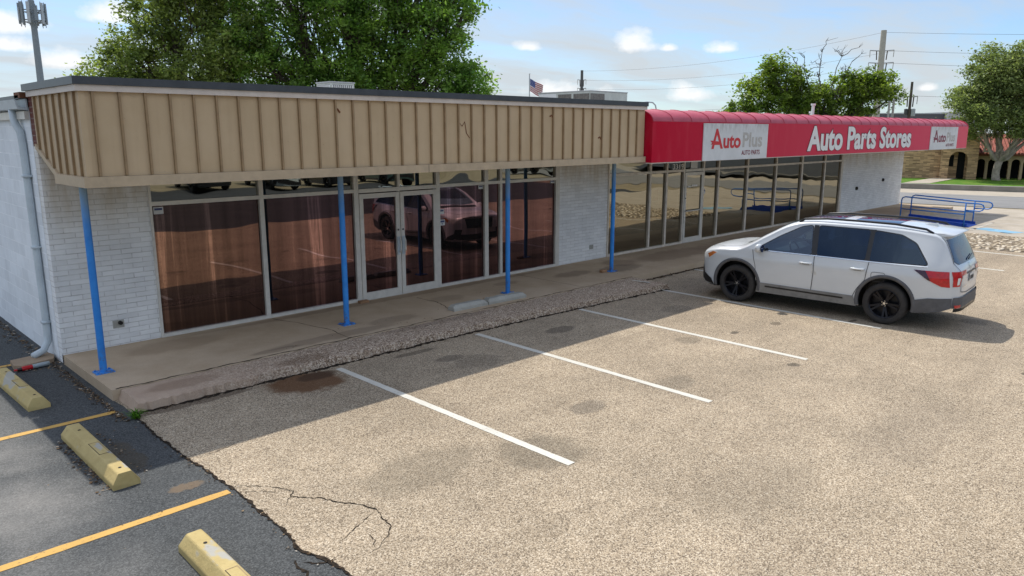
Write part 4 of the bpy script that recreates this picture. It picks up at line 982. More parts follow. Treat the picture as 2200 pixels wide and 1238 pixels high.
        pts = [(x, s * .655, zr(x) + h) for x, h in ((.32, .0), (.22, .045), (-.2, .058), (-.8, .058), (-1.4, .055), (-1.9, .045), (-2.02, .0))]
        q = MB(); q.tube(pts, .021, 'black_trim', 8); q.build('roof_rail', car, **kids)
        if s == 1:
            q = ribbon(MB(), smooth_poly([(-1.16, .94), (-1.40, .94), (-1.38, .77), (-1.16, .78)]), mp, 'seam', .007, .005, 2, closed=True); q.build('fuel_door', car, **kids)
    # cabin
    for (x, ys) in ((.02, (.40, -.40)), (-.92, (.44, -.44)), (-1.72, (.36, -.36))):
        for y in ys:
            q = MB(); w_ = .25
            rows = [[(x + dx - (z - .8) * .22, y + a * w_ * k, z) for a in (-1, -.7, .7, 1)] for dx, z, k in ((.11, .80, 1), (.10, 1.0, 1), (.07, 1.22, .95), (.02, 1.34, .75), (-.06, 1.34, .75), (-.07, 1.2, .95), (-.08, .80, 1))]
            q.grid(rows, 'seat_cloth'); q.box((x - .13, y - .13, 1.36), (x - .06, y + .13, 1.53), 'seat_cloth'); q.build('seat', car, smooth=False)
    q = MB(); C0 = Vector((.47, .40, 1.10)); ax = Vector((-.90, 0, .42)).normalized(); e1 = Vector((0, 1, 0)); e2 = ax.cross(e1)
    q.tube([C0 + e1 * .19 * math.cos(t) + e2 * .19 * math.sin(t) for t in np.linspace(0, 2 * math.pi, 25)], .017, 'black_trim', 8, caps=False); q.tube([C0 - e1 * .18, C0 - ax * .03, C0 + e1 * .18], .022, 'black_trim', 6); q.tube([C0 - ax * .02, C0 - ax * .3], .03, 'black_trim', 8); q.build('steering_wheel', car)
    q = MB(); q.prism([(.60, -.78, .82), (1.0, -.78, .82), (1.0, -.78, 1.16), (.72, -.78, 1.13), (.60, -.78, 1.05)], (0, 1.56, 0), 'seat_cloth'); q.build('dashboard', car)
    # front and rear bumpers, glass and gate
    rm = lambda u, v, o: (Xrear(u, v) - o, u, v); fm = lambda u, v, o: (Xfront(u, v) + o, u, v); tm = lambda u, v, o: (u, v, Ztop(u, v) + o)
    q = MB()
    for s in (1, -1): patch(q, [(-1.90, .29), (-1.86, .52), (-2.1, .58), (-2.44, .60), (-2.44, .42), (-2.3, .36)], side_map(s), 'cladding', .014, .06)
    rows = [[rm(u, v, .022) for v in (.42, .47, .52, .57, .61)] for u in np.linspace(-.78, .78, 24)]
    q.grid(rows, 'cladding'); rows = [[(Xrear(u, .48) - o, u, v) for o, v in ((.0, .35), (.02, .36), (.025, .42))] for u in np.linspace(-.76, .76, 20)]; q.grid(rows, 'black_trim'); q.build('rear_bumper', car, **kids)
    q = MB(); patch(q, [(-.74, 1.22), (-.64, 1.58), (.64, 1.58), (.74, 1.22), (.60, 1.165), (-.60, 1.165)], rm, 'car_glass', .008, .05); g_ = q.build('rear_window', car, **kids)
    q = MB(); q.tube([rm(.0, 1.20, .03), rm(-.1, 1.22, .035), rm(-.42, 1.25, .03)], .010, 'black_trim', 6); q.build('wiper', g_, **kids)
    q2 = MB()
    vs, fs = text_mesh('PILOT', .20, .032, .012); b = len(q2.v); q2.v += [rm(.56 - a, .775 + c, .012) for a, _, c in vs]; q2.f += [tuple(b + i for i in f) for f in fs]; q2.mi += [q2.m('chrome')] * len(fs)
    gate = MB(); ribbon(gate, [(-.68, 1.62), (-.77, 1.20), (-.64, 1.06), (-.62, .80)], rm, 'seam', .010, .006, 8); ribbon(gate, [(.68, 1.62), (.77, 1.20), (.64, 1.06), (.62, .80)], rm, 'seam', .010, .006, 8)
    ribbon(gate, [(-.62, .80), (-.60, .70), (-.3, .66), (.3, .66), (.60, .70), (.62, .80)], rm, 'seam', .012, .006, 8); patch(gate, [(-.34, 1.01), (-.34, .985), (.34, .985), (.34, 1.01)], rm, 'black_trim', .012, .06)
    gt = gate.build('tailgate', car, **kids); q2.build('badge', gt)
    q = MB()
    for a in (-.04, .04): ribbon(q, [(a * .8, 1.05), (a, 1.13)], rm, 'chrome', .016, .012, 2)
    ribbon(q, [(-.036, 1.09), (.036, 1.09)], rm, 'chrome', .014, .012, 2); ribbon(q, smooth_poly([(-.065, 1.145), (-.05, 1.035), (.05, 1.035), (.065, 1.145)]), rm, 'chrome', .01, .012, 2, closed=True); q.build('emblem', gt, **kids)
    q = MB(); patch(q, [(-.16, .97), (-.16, .82), (.16, .82), (.16, .97)], rm, 'plate_white', .016, .08)
    for i in range(6): patch(q, [(-.12 + i * .042, .93), (-.12 + i * .042, .86), (-.092 + i * .042, .86), (-.092 + i * .042, .93)], rm, 'seam', .020, .08)
    q.build('license_plate', car)
    # spoiler
    q = MB(); rows = []
    for u in np.linspace(-1, 1, 25):
        y = u * .66; k = max(0, abs(u) - .82) / .18
        x1 = -2.36 + .16 * k ** 2 + .05 * u * u
        zt_ = lambda x: Ztop(x, y)
        rows.append([(-1.95, y, zt_(-1.95) + .002), (-2.05, y, zt_(-2.05) + .016), (-2.2, y, 1.71 - .03 * u * u), (x1, y, 1.685 - .035 * u * u), (x1 - .012, y, 1.67 - .035 * u * u), (x1 + .01, y, 1.655 - .035 * u * u), (-2.17, y, 1.635 - .03 * u * u)])
    q.grid(rows, 'pearl_paint'); q.poly(rows[0], 'pearl_paint'); q.poly(rows[-1][::-1], 'pearl_paint'); q.build('spoiler', car, **kids)
    q = MB(); patch(q, [(.30, -.46), (.30, .46), (-.40, .50), (-.40, -.50)], tm, 'car_glass', .006, .08); q.build('sunroof', car, **kids)
    q = MB(); patch(q, [(-.62, -.50), (-.62, .50), (-1.40, .50), (-1.40, -.50)], tm, 'car_glass', .006, .08); q.build('sunroof', car, **kids)
    q = MB(); q.prism([(-1.72, 0, Ztop(-1.72, 0)), (-1.95, 0, Ztop(-1.95, 0)), (-1.93, 0, Ztop(-1.93, 0) + .06)], (0, .05, 0), 'pearl_paint'); q.build('aerial_fin', car)
    q = MB(); patch(q, [(1.23, -.70), (1.23, .70), (.36, .60), (.36, -.60)], lambda u, v, o: (u - .05 * (v / .7) ** 2 * 2, v, Ztop(u - .05 * (v / .7) ** 2 * 2, v) + o), 'clear_car_glass', .008, .07); wsn = q.build('windshield', car, **kids)
    q = MB(); patch(q, [(1.36, -.66), (1.36, .66), (1.25, .68), (1.25, -.68)], tm, 'black_trim', .010, .07); q.build('wiper_cowl', car, **kids)
    q = MB(); ribbon(q, [(1.30, .78), (1.75, .84), (2.09, .66), (2.13, 0), (2.09, -.66), (1.75, -.84), (1.30, -.78)], tm, 'seam', .008, .005, 10); ribbon(q, [(1.4, .42), (2.0, .34)], tm, 'pearl_paint', .02, .006, 10); ribbon(q, [(1.4, -.42), (2.0, -.34)], tm, 'pearl_paint', .02, .006, 10); q.build('hood', car, **kids)
    q = MB(); patch(q, [(-.52, .93), (.52, .93), (.46, .66), (-.46, .66)], fm, 'black_trim', .010, .06)
    for v in (.72, .79, .86): ribbon(q, [(-.46, v), (.46, v)], fm, 'seam', .012, .016, 12)
    ribbon(q, [(-.60, .955), (.60, .955)], fm, 'chrome', .022, .014, 12); q.build('grille', car, **kids)
    q = MB()
    patch(q, [(-.86, .52), (.86, .52), (.80, .36), (-.80, .36)], fm, 'black_trim', .016, .06)
    for s in (1, -1):
        patch(q, [(2.20, .54), (1.98, .42), (1.91, .30), (2.14, .33), (2.22, .40)], side_map(s), 'black_trim', .014, .05)
        patch(q, [(s * .62, .64), (s * .82, .66), (s * .84, .52), (s * .66, .52)], fm, 'black_trim', .014, .05)
    q.build('front_bumper', car, **kids)
    # wheels
    ti = MB(); prof = [(.262, -.10), (.285, -.118), (.34, -.122), (.366, -.105), (.380, -.07), (.382, 0), (.380, .07), (.366, .105), (.34, .122), (.285, .118), (.262, .10)]
    Mr = Matrix.Rotation(-math.pi / 2, 4, 'X')   # wheel axis along +y
    ti.lathe(prof, 'tyre_rubber', 48, Mr)
    ri = MB(); ri.lathe([(.262, -.10), (.258, .095), (.268, .112), (.262, .115), (.247, .10), (.243, -.06), (.0, -.06)], 'black_rim', 48, Mr)
    ri.lathe([(.0, .07), (.05, .075), (.062, .06), (.062, -.05)], 'black_rim', 20, Mr)
    for k in range(5):
        for d in (-.15, .15):
            a = k * 2 * math.pi / 5 + math.pi / 2; a2 = a + d
            c0 = Vector((math.cos(a + d * .5) * .05, 0, math.sin(a + d * .5) * .05)); c1 = Vector((math.cos(a2) * .252, 0, math.sin(a2) * .252)); t = (c1 - c0).normalized(); w = Vector((-t.z, 0, t.x)) * .017
            ri.prism([c0 + w + Vector((0, .06, 0)), c0 - w + Vector((0, .06, 0)), c1 - w + Vector((0, .092, 0)), c1 + w + Vector((0, .092, 0))], (0, -.045, 0), 'black_rim')
    for k in range(5):
        a = k * 2 * math.pi / 5; ri.tube([(math.cos(a) * .045, .07, math.sin(a) * .045), (math.cos(a) * .045, .08, math.sin(a) * .045)], .008, 'chrome', 6)
    ri.lathe([(.0, .082), (.022, .082), (.026, .074)], 'chrome', 14, Mr)
    tobj = robj = None
    for wx in (WX, -WX):
        for s in (1, -1):
            if tobj is None:
                tobj = ti.build('wheel', car, **kids); robj = ri.build('rim', tobj); es = robj.modifiers.new('split', 'EDGE_SPLIT'); es.split_angle = R(30); tw, rr_ = tobj, robj
            else:
                tw = tobj.copy(); COL.objects.link(tw); tw.parent = car; rr_ = robj.copy(); COL.objects.link(rr_); rr_.parent = tw
            tw.location = (wx, s * .845, WR); tw.rotation_euler = (0, .35 * wx, 0 if s > 0 else math.pi)
    return car
suv = make_suv('pearl white three row SUV with black wheels parked nose in by the right shop')
suv.location = (14.87, 6.2, .0); suv.rotation_euler = (0, 0, R(93.6))
def copy_car(src, x, y, deg, label, mat):
    o = src.copy(); COL.objects.link(o); o.location = (x, y, 0); o.rotation_euler = (0, 0, R(deg)); o['label'] = label; o['group'] = 'cars parked across the road, seen only in the glass'
    def rec(a, b):
        for ch in list(a.children):
            c = ch.copy(); COL.objects.link(c); c.parent = b
            for i, sl in enumerate(c.material_slots):
                if sl.material == M['pearl_paint'] and mat: sl.link = 'OBJECT'; sl.material = M[mat]
            rec(ch, c)
    rec(src, o); return o
for x, y, d, lb, mt in [(13.4, -19.2, 86, 'white SUV parked across the road, mirrored in the first left transom pane', None), (18.3, -20, 94, 'dark grey SUV parked across the road, mirrored above the dark curtains', 'grey_paint'),
                        (22.8, -20.2, 87, 'silver SUV parked across the road, mirrored in the second transom pane', 'silver_paint'), (27., -20.2, 93, 'black SUV parked across the road, mirrored left of the double doors', 'black_paint'),
                        (31.6, -20.4, 88, 'dull green SUV parked across the road, mirrored over the double doors', 'green_paint'), (46, -19.6, 92, 'silver SUV parked farthest across the road, mirrored beside the house number', 'silver_paint')]:
    copy_car(suv, x, y, d, lb, mt)

# ------------------------------------------------------------------ trees
def curve3(a, b, bow, n=7, jit=.0):
    a, b = Vector(a), Vector(b); out = []
    for i in range(n + 1):
        t = i / n; p = a.lerp(b, t) + Vector(bow) * math.sin(math.pi * t)
        if 0 < i < n: p += Vector((random.gauss(0, jit), random.gauss(0, jit), random.gauss(0, jit)))
        out.append(p)
    return out
def tree(name, label, base, trunk_r, fork_z, blobs, leaf, size, n_clu, per, bark='bark', group=None, spread=.45, forks=None, shell=.55, flat=.7, twigs=True, extra=None):
    t = thing(name, label, 'tree', group, loc=base); B = Vector(base); loc = lambda p: Vector(p) - B
    r = np.random.default_rng(abs(hash(label)) % 1000 if False else len(label) * 17 + int(base[0] * 3))
    vol = np.array([b[3] * b[4] * b[5] for b in blobs]) ** .8; vol /= vol.sum()
    clu = []; ctr = []
    for _ in range(n_clu):
        i = r.choice(len(blobs), p=vol); b = blobs[i]
        while True:
            d = r.normal(size=3); d /= np.linalg.norm(d); rad = shell + (1.04 - shell) * r.random() ** .7 if r.random() < .8 else r.random() * shell
            break
        clu.append(np.array(b[:3]) + d * rad * np.array(b[3:6])); ctr.append(i)
    clu = np.array(clu)
    # wood
    wood = MB(); top = Vector((base[0] + r.normal() * .2, base[1] + r.normal() * .2, fork_z))
    wood.tube([loc(p) for p in curve3(Vector(base) - Vector((0, 0, .2)), top, (r.normal() * .12, r.normal() * .12, 0), 5, .03)], [trunk_r * k for k in (1.35, 1.1, 1., .95, .92, .9)], bark, 12)
    heads = []
    for i, b in enumerate(blobs):
        e = Vector((b[0], b[1], b[2] - b[5] * .25)); d = (e - top).length
        pts = curve3(top, e, (0, 0, -.10 * d), 8, .05 * d ** .5)
        r0 = trunk_r * (.62 if len(blobs) > 3 else .75); wood.tube([loc(p) for p in pts], r0, bark, 8, r1=trunk_r * .14); heads.append(pts)
    if twigs:
        for k in range(0, n_clu, 3):
            pts = heads[ctr[k]]; s = pts[random.randint(3, 8)]; e = Vector(clu[k]); d = (e - s).length
            wood.tube([loc(p) for p in curve3(s, e, (0, 0, .08 * d), 4, .04 * d ** .5)], trunk_r * .11, bark, 5, r1=trunk_r * .025, caps=False)
    if extra: extra(wood, loc, top)
    wood.build('trunk', t, smooth=True)
    # leaves: small folded kites round every cluster
    n = n_clu * per
    cr = spread * (.6 + .8 * r.random(n_clu))
    cen = np.repeat(clu, per, 0) + r.normal(size=(n, 3)) * np.repeat(cr, per)[:, None] * np.array([1, 1, flat]) * .62 - np.array(base)
    a = r.normal(size=(n, 3)); a[:, 2] *= .6; a /= np.linalg.norm(a, axis=1)[:, None]
    b = np.cross(a, r.normal(size=(n, 3)) + np.array([0, 0, .8])); b /= np.linalg.norm(b, axis=1)[:, None]
    nn = np.cross(a, b); s = size * (.6 + .8 * r.random(n))[:, None]
    V = np.stack([cen - a * s, cen + b * s * .5 + nn * s * .15, cen + a * s, cen - b * s * .5 + nn * s * .15], 1).reshape(-1, 3)
    me = bpy.data.meshes.new('crown'); me.vertices.add(n * 4); me.vertices.foreach_set('co', V.astype(np.float32).ravel())
    me.loops.add(n * 4); me.loops.foreach_set('vertex_index', np.arange(n * 4, dtype=np.int32))
    me.polygons.add(n); me.polygons.foreach_set('loop_start', np.arange(0, n * 4, 4, dtype=np.int32)); me.polygons.foreach_set('loop_total', np.full(n, 4, dtype=np.int32))
    me.materials.append(M[leaf]); me.update(calc_edges=True); me.validate()
    o = bpy.data.objects.new('crown', me); COL.objects.link(o); o.parent = t
    return t
# the big pair behind the left shop: an olive elm and a greener, taller tree
tree('shade_tree', 'olive green spreading tree rising over the far left end of the roof', (15.5, 38.2, 0), .42, 3.2,
     [(12.6, 40.4, 5.6, 1.7, 1.7, 1.3), (14.0, 39.3, 7.1, 1.9, 1.8, 1.5), (15.7, 37.4, 5.6, 2.0, 2.0, 1.6), (14.9, 38.6, 9.3, 2.0, 2.0, 1.7), (17.0, 36.2, 7.6, 1.9, 1.8, 1.8), (13.2, 39.7, 4.6, 1.8, 1.6, 1.1), (16.6, 37.2, 10.8, 2.2, 2., 1.9)],
     'leaf_olive', .09, 600, 92, spread=.46)
tree('shade_tree', 'tall dense green tree filling the sky behind the middle of the tan fascia', (21.3, 33.4, 0), .55, 3.4,
     [(18.2, 35.4, 7.2, 2.2, 2., 2.2), (18.9, 34.9, 10.6, 2.6, 2.2, 2.6), (20.3, 33.8, 6.2, 2.2, 2., 1.9), (21.6, 32.6, 9.2, 2.6, 2.3, 2.5), (22.2, 31.9, 6.0, 2.2, 2., 1.8), (24.0, 29.9, 7.5, 2.0, 2., 2.1), (24.6, 29.0, 5.5, 1.7, 1.6, 1.4), (23.9, 30.6, 10.4, 2.1, 2., 2.3), (21.4, 33., 12.8, 3, 2.5, 2.), (25.2, 27.9, 5.6, .9, .9, .8), (24.9, 28.7, 9.2, 1.0, 1.0, 1.5), (19.6, 34.2, 4.8, 2.2, 1.8, 1.3)],
     'leaf_green', .096, 980, 92, spread=.46)
def dead(wood, loc, top):
    for (x, y, z) in [(61.2, 28.6, 9.3), (62.1, 27.6, 9.7), (63.6, 26.6, 9.4), (60.6, 29.0, 8.8), (64.2, 26.0, 9.0)]:
        pts = curve3(top, (x, y, z), (0, 0, .2), 7, .12); wood.tube([loc(p) for p in pts], .11, 'dead_wood', 6, r1=.022)
        for k in range(8):
            s = pts[random.randint(4, 7)]; e = s + Vector((random.gauss(0, .7), random.gauss(0, .7), random.uniform(.2, 1.0)))
            m = curve3(s, e, (0, 0, .05), 4, .07); wood.tube([loc(p) for p in m], .035, 'dead_wood', 5, r1=.012)
            for q in range(2): wood.tube([loc(m[3]), loc(m[3] + Vector((random.gauss(0, .3), random.gauss(0, .3), random.uniform(.1, .4))))], .016, 'dead_wood', 4, r1=.008)
tree('street_tree', 'loose green tree with a bare dead top rising behind the middle of the red awning', (62.5, 27.9, -.2), .34, 2.6,
     [(57.6, 32.0, 4.9, 1.6, 1.6, 1.0), (59.0, 31.2, 6.4, 1.8, 1.6, 1.4), (59.6, 30.2, 8.2, 1.3, 1.2, 1.25), (60.8, 29.4, 5.6, 2.0, 1.8, 1.7), (61.0, 29.0, 7.6, 1., 1., 1.), (63.6, 26.6, 6.5, 1.9, 1.9, 1.4), (65.0, 24.9, 7.0, 1.8, 1.7, 1.4), (65.4, 24.3, 7.3, 1.4, 1.4, 1.0), (66.6, 23.7, 6.3, .9, .9, .8), (63.0, 27.4, 4.8, 1.6, 1.5, .9), (62.2, 28.2, 6.2, 1.7, 1.6, 1.2), (64.6, 25.6, 5.6, 1.6, 1.5, 1.0)],
     'leaf_mid', .125, 380, 85, spread=.48, extra=dead)
def oak_limbs(wood, loc, top): pass
tree('live_oak', 'broad live oak with a forked pale trunk on the lawn at the right edge', (61.6, 14.2, .05), .25, 1.45,
     [(59.1, 15.7, 5.6, 1.8, 1.6, 1.0), (59.5, 15.3, 4.4, 1.7, 1.5, 1.1), (60.6, 12.9, 3.6, 1.2, 1.2, .6), (60.9, 14.9, 6.9, 2.2, 2., 1.5), (61.6, 14.6, 7.9, 2.4, 2.2, 1.6), (61.2, 14.8, 5.6, 2.2, 2., 1.5), (63.4, 13.0, 7.2, 2.4, 2.2, 1.8), (60.8, 12.8, 4.2, 1.5, 1.4, 1.0), (62.4, 12.0, 5.6, 2.2, 2., 1.7), (64, 10.5, 6.4, 2.5, 2.4, 2.), (60.4, 15.4, 3.5, 1.0, 1.0, .6)],
     'leaf_oak', .095, 560, 120, bark='pale_bark', spread=.52, flat=.5)
tree('live_oak', 'second live oak mostly outside the right edge, its pale trunk leaning over the lawn', (68.5, 14.0, .05), .42, 2.0,
     [(68.5, 13.4, 5.2, 3., 2.6, 1.8), (69.5, 11., 6.2, 3., 3, 2.2), (70.5, 15.4, 5.6, 2.5, 2.5, 1.6)], 'leaf_oak', .16, 160, 70, bark='pale_bark', spread=.7)
tree('small_tree', 'low distant bush just visible over the joint of tan fascia and red awning', (67.6, 49.0, 0), .15, 2.2, [(67.4, 49.2, 5.0, 1.3, 1.3, .7)], 'leaf_mid', .16, 24, 50, twigs=False)
tree('small_tree', 'low distant bush just over the awning by the concrete power pole', (96, 38, -.3), .2, 2.2, [(95.6, 38.2, 4.2, 2., 2., 1.3)], 'leaf_mid', .2, 34, 60, twigs=False)
# a hedge and trees beyond the far road, which the glass reflects
for x, y, z, s, lb in [(14, -32, 2.4, 3.2, 'round bush beyond the parked cars, mirrored in the left transom'), (24, -33, 2.6, 3.6, 'wide bush beyond the parked cars, mirrored over the double doors'), (34, -31, 2.2, 3.4, 'low bush beyond the parked cars, mirrored in the middle transoms'), (44, -30, 2.4, 3.6, 'low bush beyond the parked cars, mirrored in the right shop'), (58, -26, 2.6, 4, 'far bush mirrored at the right end of the shop windows')]:
    tree('bush', lb, (x, y, 0), .18, 1.0, [(x - s * .5, y, z * .55, s * .8, 1.6, z * .55), (x + s * .5, y + .3, z * .6, s * .8, 1.6, z * .6)], 'leaf_green', .24, 60, 50, twigs=False, spread=.7)

# ------------------------------------------------------------------ roof equipment
def unit_box(name, label, lo, hi, grille_sides):
    o = thing(name, label, 'air conditioner', loc=lo); l = Vector(lo); h = Vector(hi) - l
    m = MB(); m.box((0, 0, 0), tuple(h), 'unit_beige'); m.box((-.02, -.02, h.z), (h.x + .02, h.y + .02, h.z + .04), 'unit_grey'); m.build('cabinet', o, bevel=.008)
    return o, h
o, h = unit_box('rooftop_unit', 'small louvred beige cooler box on the left roof below the tall tree', (12.15, 19.9, 3.865), (12.95, 20.7, 4.81), 0)
m = MB()
for k in range(11): m.box((.04 + k * .067, -.03, .1), (.065 + k * .067, -.003, h.z - .06), 'pvc_white')
m.box((.05, -.002, .08), (h.x - .05, .0, h.z - .05), 'coil')
for k in range(11): m.box((-.03, .04 + k * .067, .1), (-.003, .065 + k * .067, h.z - .06), 'pvc_white')
m.box((-.002, .05, .08), (-.0005, h.y - .05, h.z - .05), 'coil'); m.build('louvre', o)
o, h = unit_box('rooftop_unit', 'large pale air conditioning unit with exposed coils near the end of the tan fascia', (24.3, 20.2, 3.865), (26.75, 23.1, 5.02), 0)
m = MB(); m.box((-.012, .05, .15), (-.002, .9, h.z - .08), 'coil'); m.box((-.012, 1.02, .15), (-.002, 1.75, h.z - .08), 'coil'); m.build('coil_panel', o)
m = MB(); m.box((-.02, 1.85, .05), (-.002, 2.85, h.z - .04), 'pvc_white'); m.tube([(-.025, 2.1, .25), (-.02, 2.1, .25)], .06, 'stop_hole', 8); m.build('access_panel', o)
m = MB(); m.box((-.012, -.012, .75), (.9, -.001, h.z - .08), 'coil'); m.build('coil_panel', o)
m = MB(); m.tube([(19.8, 16.2, 3.9), (20.0, 16.2, 4.12), (20.3, 16.2, 4.18), (22.6, 16.2, 4.44), (22.95, 16.2, 4.43), (23.12, 16.2, 4.34), (23.2, 16.2, 4.15), (23.2, 16.2, 3.87)], .025, 'galv', 8); tag(m.build('roof_conduit', smooth=True), 'bent grey conduit pipe crossing in front of the large roof unit', 'pipe')
for x, y, z, lb in [(28.3, 12.75, 4.42, 'taller white vent pipe poking above the red awning'), (28.62, 12.95, 4.15, 'short white vent pipe beside the taller one above the awning')]:
    m = MB(); m.tube([(x, y, 3.86), (x, y, z)], .055, 'pvc_white', 12); m.tube([(x, y, z - .05), (x, y, z + .02)], .085, 'pvc_white', 12); tag(m.build('vent_pipe', smooth=False), lb, 'vent pipe')

# ------------------------------------------------------------------ masts, poles, wires, flag
o = thing('cell_tower', 'slim grey cell tower with a ring of antennas at the upper left', 'tower', loc=(22.6, 95.2, 0))
m = MB(); m.tube([(0, 0, 0), (0, 0, 17)], .42, 'tower_grey', 16, r1=.27); m.build('mast', o)
m = MB()
for zz in (14.9, 15.9):
    pts = [(1.12 * math.cos(a), 1.12 * math.sin(a), zz) for a in np.linspace(0, 2 * math.pi, 13)]; m.tube(pts, .06, 'tower_grey', 6)
    for a in np.linspace(0, 2 * math.pi, 7)[:-1]: m.tube([(0, 0, zz - .4), (1.12 * math.cos(a), 1.12 * math.sin(a), zz)], .06, 'tower_grey', 5)
m.build('platform', o)
for k in range(12):
    a = k * math.pi / 6; q = MB(); c, s_ = math.cos(a), math.sin(a)
    rot = Matrix.Translation((1.2 * c, 1.2 * s_, 15.3)) @ Matrix.Rotation(a, 4, 'Z'); hh = 2.1 if k % 3 else 1.3
    q.box((0, -.14, -hh * .35), (.14, .14, hh * .65), 'tower_grey' if k % 2 else 'galv', rot); q.tube([rot @ Vector((-.05, 0, -1.0)), rot @ Vector((-.05, 0, 1.5))], .035, 'tower_grey', 5)
    q.build('antenna', o)
def pole(label, base, h, r0, r1, mat, arms):
    o = thing('utility_pole', label, 'utility pole', loc=base); m = MB(); m.tube([(0, 0, 0), (0, 0, h)], r0, mat, 12, r1=r1); m.build('pole', o)
    for (z, L, rise) in arms:
        q = MB(); u = Vector((.85, -.53, 0)) if True else None
        u = Vector((.60, -.80, 0))
        q.tube([-u * L + Vector((0, 0, z + rise)), Vector((0, 0, z)), u * L + Vector((0, 0, z + rise))], .06, 'galv', 6)
        for s in (-1, 1):
            q.tube([u * s * L + Vector((0, 0, z + rise)), u * s * L * .98 + Vector((0, 0, z + rise - .7))], .035, 'pole_concrete', 5); q.tube([u * s * L * .45 + Vector((0, 0, z)), u * s * L * .4 + Vector((0, 0, z - .9))], .055, 'pole_wood', 5)
        q.build('cross_arm', o)
    return o
pole('tall pale concrete power pole with two pairs of arms behind the loose green tree', (86.3, 31.9, -.3), 14.2, .42, .28, 'pole_concrete', [(12.1, 1.2, .08), (10.85, 1.25, .08)])
o = pole('shorter dark wooden utility pole with a transformer between the concrete pole and the live oak', (77., 25.5, -.3), 8.25, .16, .11, 'pole_wood', [(6.9, .6, .05)])
q = MB(); q.lathe([(0, -.35), (.2, -.33), (.2, .3), (0, .36)], 'galv', 12, Matrix.Translation((.15, -.28, 5.5))); q.lathe([(0, -.3), (.17, -.28), (.17, .25), (0, .3)], 'steel_dark', 12, Matrix.Translation((-.12, .25, 5.55))); q.build('transformer', o)
pole('small distant power pole standing over the large roof unit', (87.0, 74.0, 0), 12.2, .26, .2, 'steel_dark', [(10.8, .62, .08), (9.6, .62, .08)])
for x, y, h, lb in [(64.6, 22.95, 5.75, 'thin pale post above the awning, right of the concrete pole'), (65.1, 22.8, 5.9, 'second thin pale post leaning beside the first above the awning')]:
    m = MB(); m.tube([(x, y, -.3), (x + .05, y, h)], .09, 'pole_concrete', 8); m.tube([(x + .05, y, h), (x + .05, y, h + .05)], .13, 'galv', 8); tag(m.build('thin_post'), lb, 'post')
def wire(a, b, sag, label, r=.013):
    m = MB(); m.tube([Vector(a).lerp(Vector(b), t) - Vector((0, 0, sag * 4 * t * (1 - t))) for t in np.linspace(0, 1, 25)], r, 'wire', 4, caps=False)
    tag(m.build('power_line'), label, 'wire', 'overhead power lines')
for (dz, off, lb) in [(14.0, 0, 'topmost thin wire running to the tip of the concrete power pole'), (12.1, 1.2, 'thin wire running to the upper arm of the concrete power pole'), (10.85, 1.2, 'thin wire running to the lower arm of the concrete power pole')]:
    A = (86.3 + .6 * off, 31.9 - .8 * off, dz - .3)
    wire(A, (87.0, 74.0, {14.0: 12.1, 12.1: 10.8, 10.85: 9.6}[dz]), 1.0, lb + ' from the left')
    wire(A, (110, -60, dz - .3), 2.2, lb + ' from the right')
wire((77, 25.5, 6.7), (75, 90, 6.2), .8, 'thin wire low over the awning running left from the wooden pole')
wire((77, 25.5, 6.7), (74, -30, 6.6), 1., 'thin wire running right from the wooden pole into the live oak')
wire((77, 25.5, 5.2), (75, 90, 5.0), .6, 'lowest thin wire running left from the wooden pole')
m = MB(); m.tube([(51.85, 50.45, 0), (51.85, 50.45, 8.6)], .07, 'galv', 8, r1=.045); m.lathe([(0, -.09), (.08, 0), (0, .09)], 'galv', 8, Matrix.Translation((51.85, 50.45, 8.68))); tag(m.build('flagpole'), 'thin grey flagpole rising behind the tan fascia', 'flagpole')
# flag drooping in a light breeze
fl = MB(); NU, NV = 40, 26
du = Vector((.72, -.70, 0))
def fp(u, v):
    x = u * 1.22; z = 8.25 - v * 1.12 - .72 * u ** 1.2 - .12 * u * math.sin(u * 5); wv = .10 * math.sin(u * 8 + v * 1.5) * u ** .6
    return Vector((51.88, 50.40, z)) + du * x * (1 - .10 * v) + Vector((.70, .72, 0)) * wv
for i in range(NU):
    for j in range(NV):
        u0, u1, v0, v1 = i / NU, (i + 1) / NU, j / NV, (j + 1) / NV
        canton = u0 < .4 and v0 < 7 / 13
        mt = ('flag_white' if (i % 3 == 1 and j % 3 == 1) else 'flag_blue') if canton else ('flag_red' if int(v0 * 13 + 1e-6) % 2 == 0 else 'flag_white')
        fl.poly([fp(u0, v0), fp(u1, v0), fp(u1, v1), fp(u0, v1)], mt)
tag(fl.build('flag', smooth=True), 'red white and blue striped flag hanging from the pole behind the fascia', 'flag')

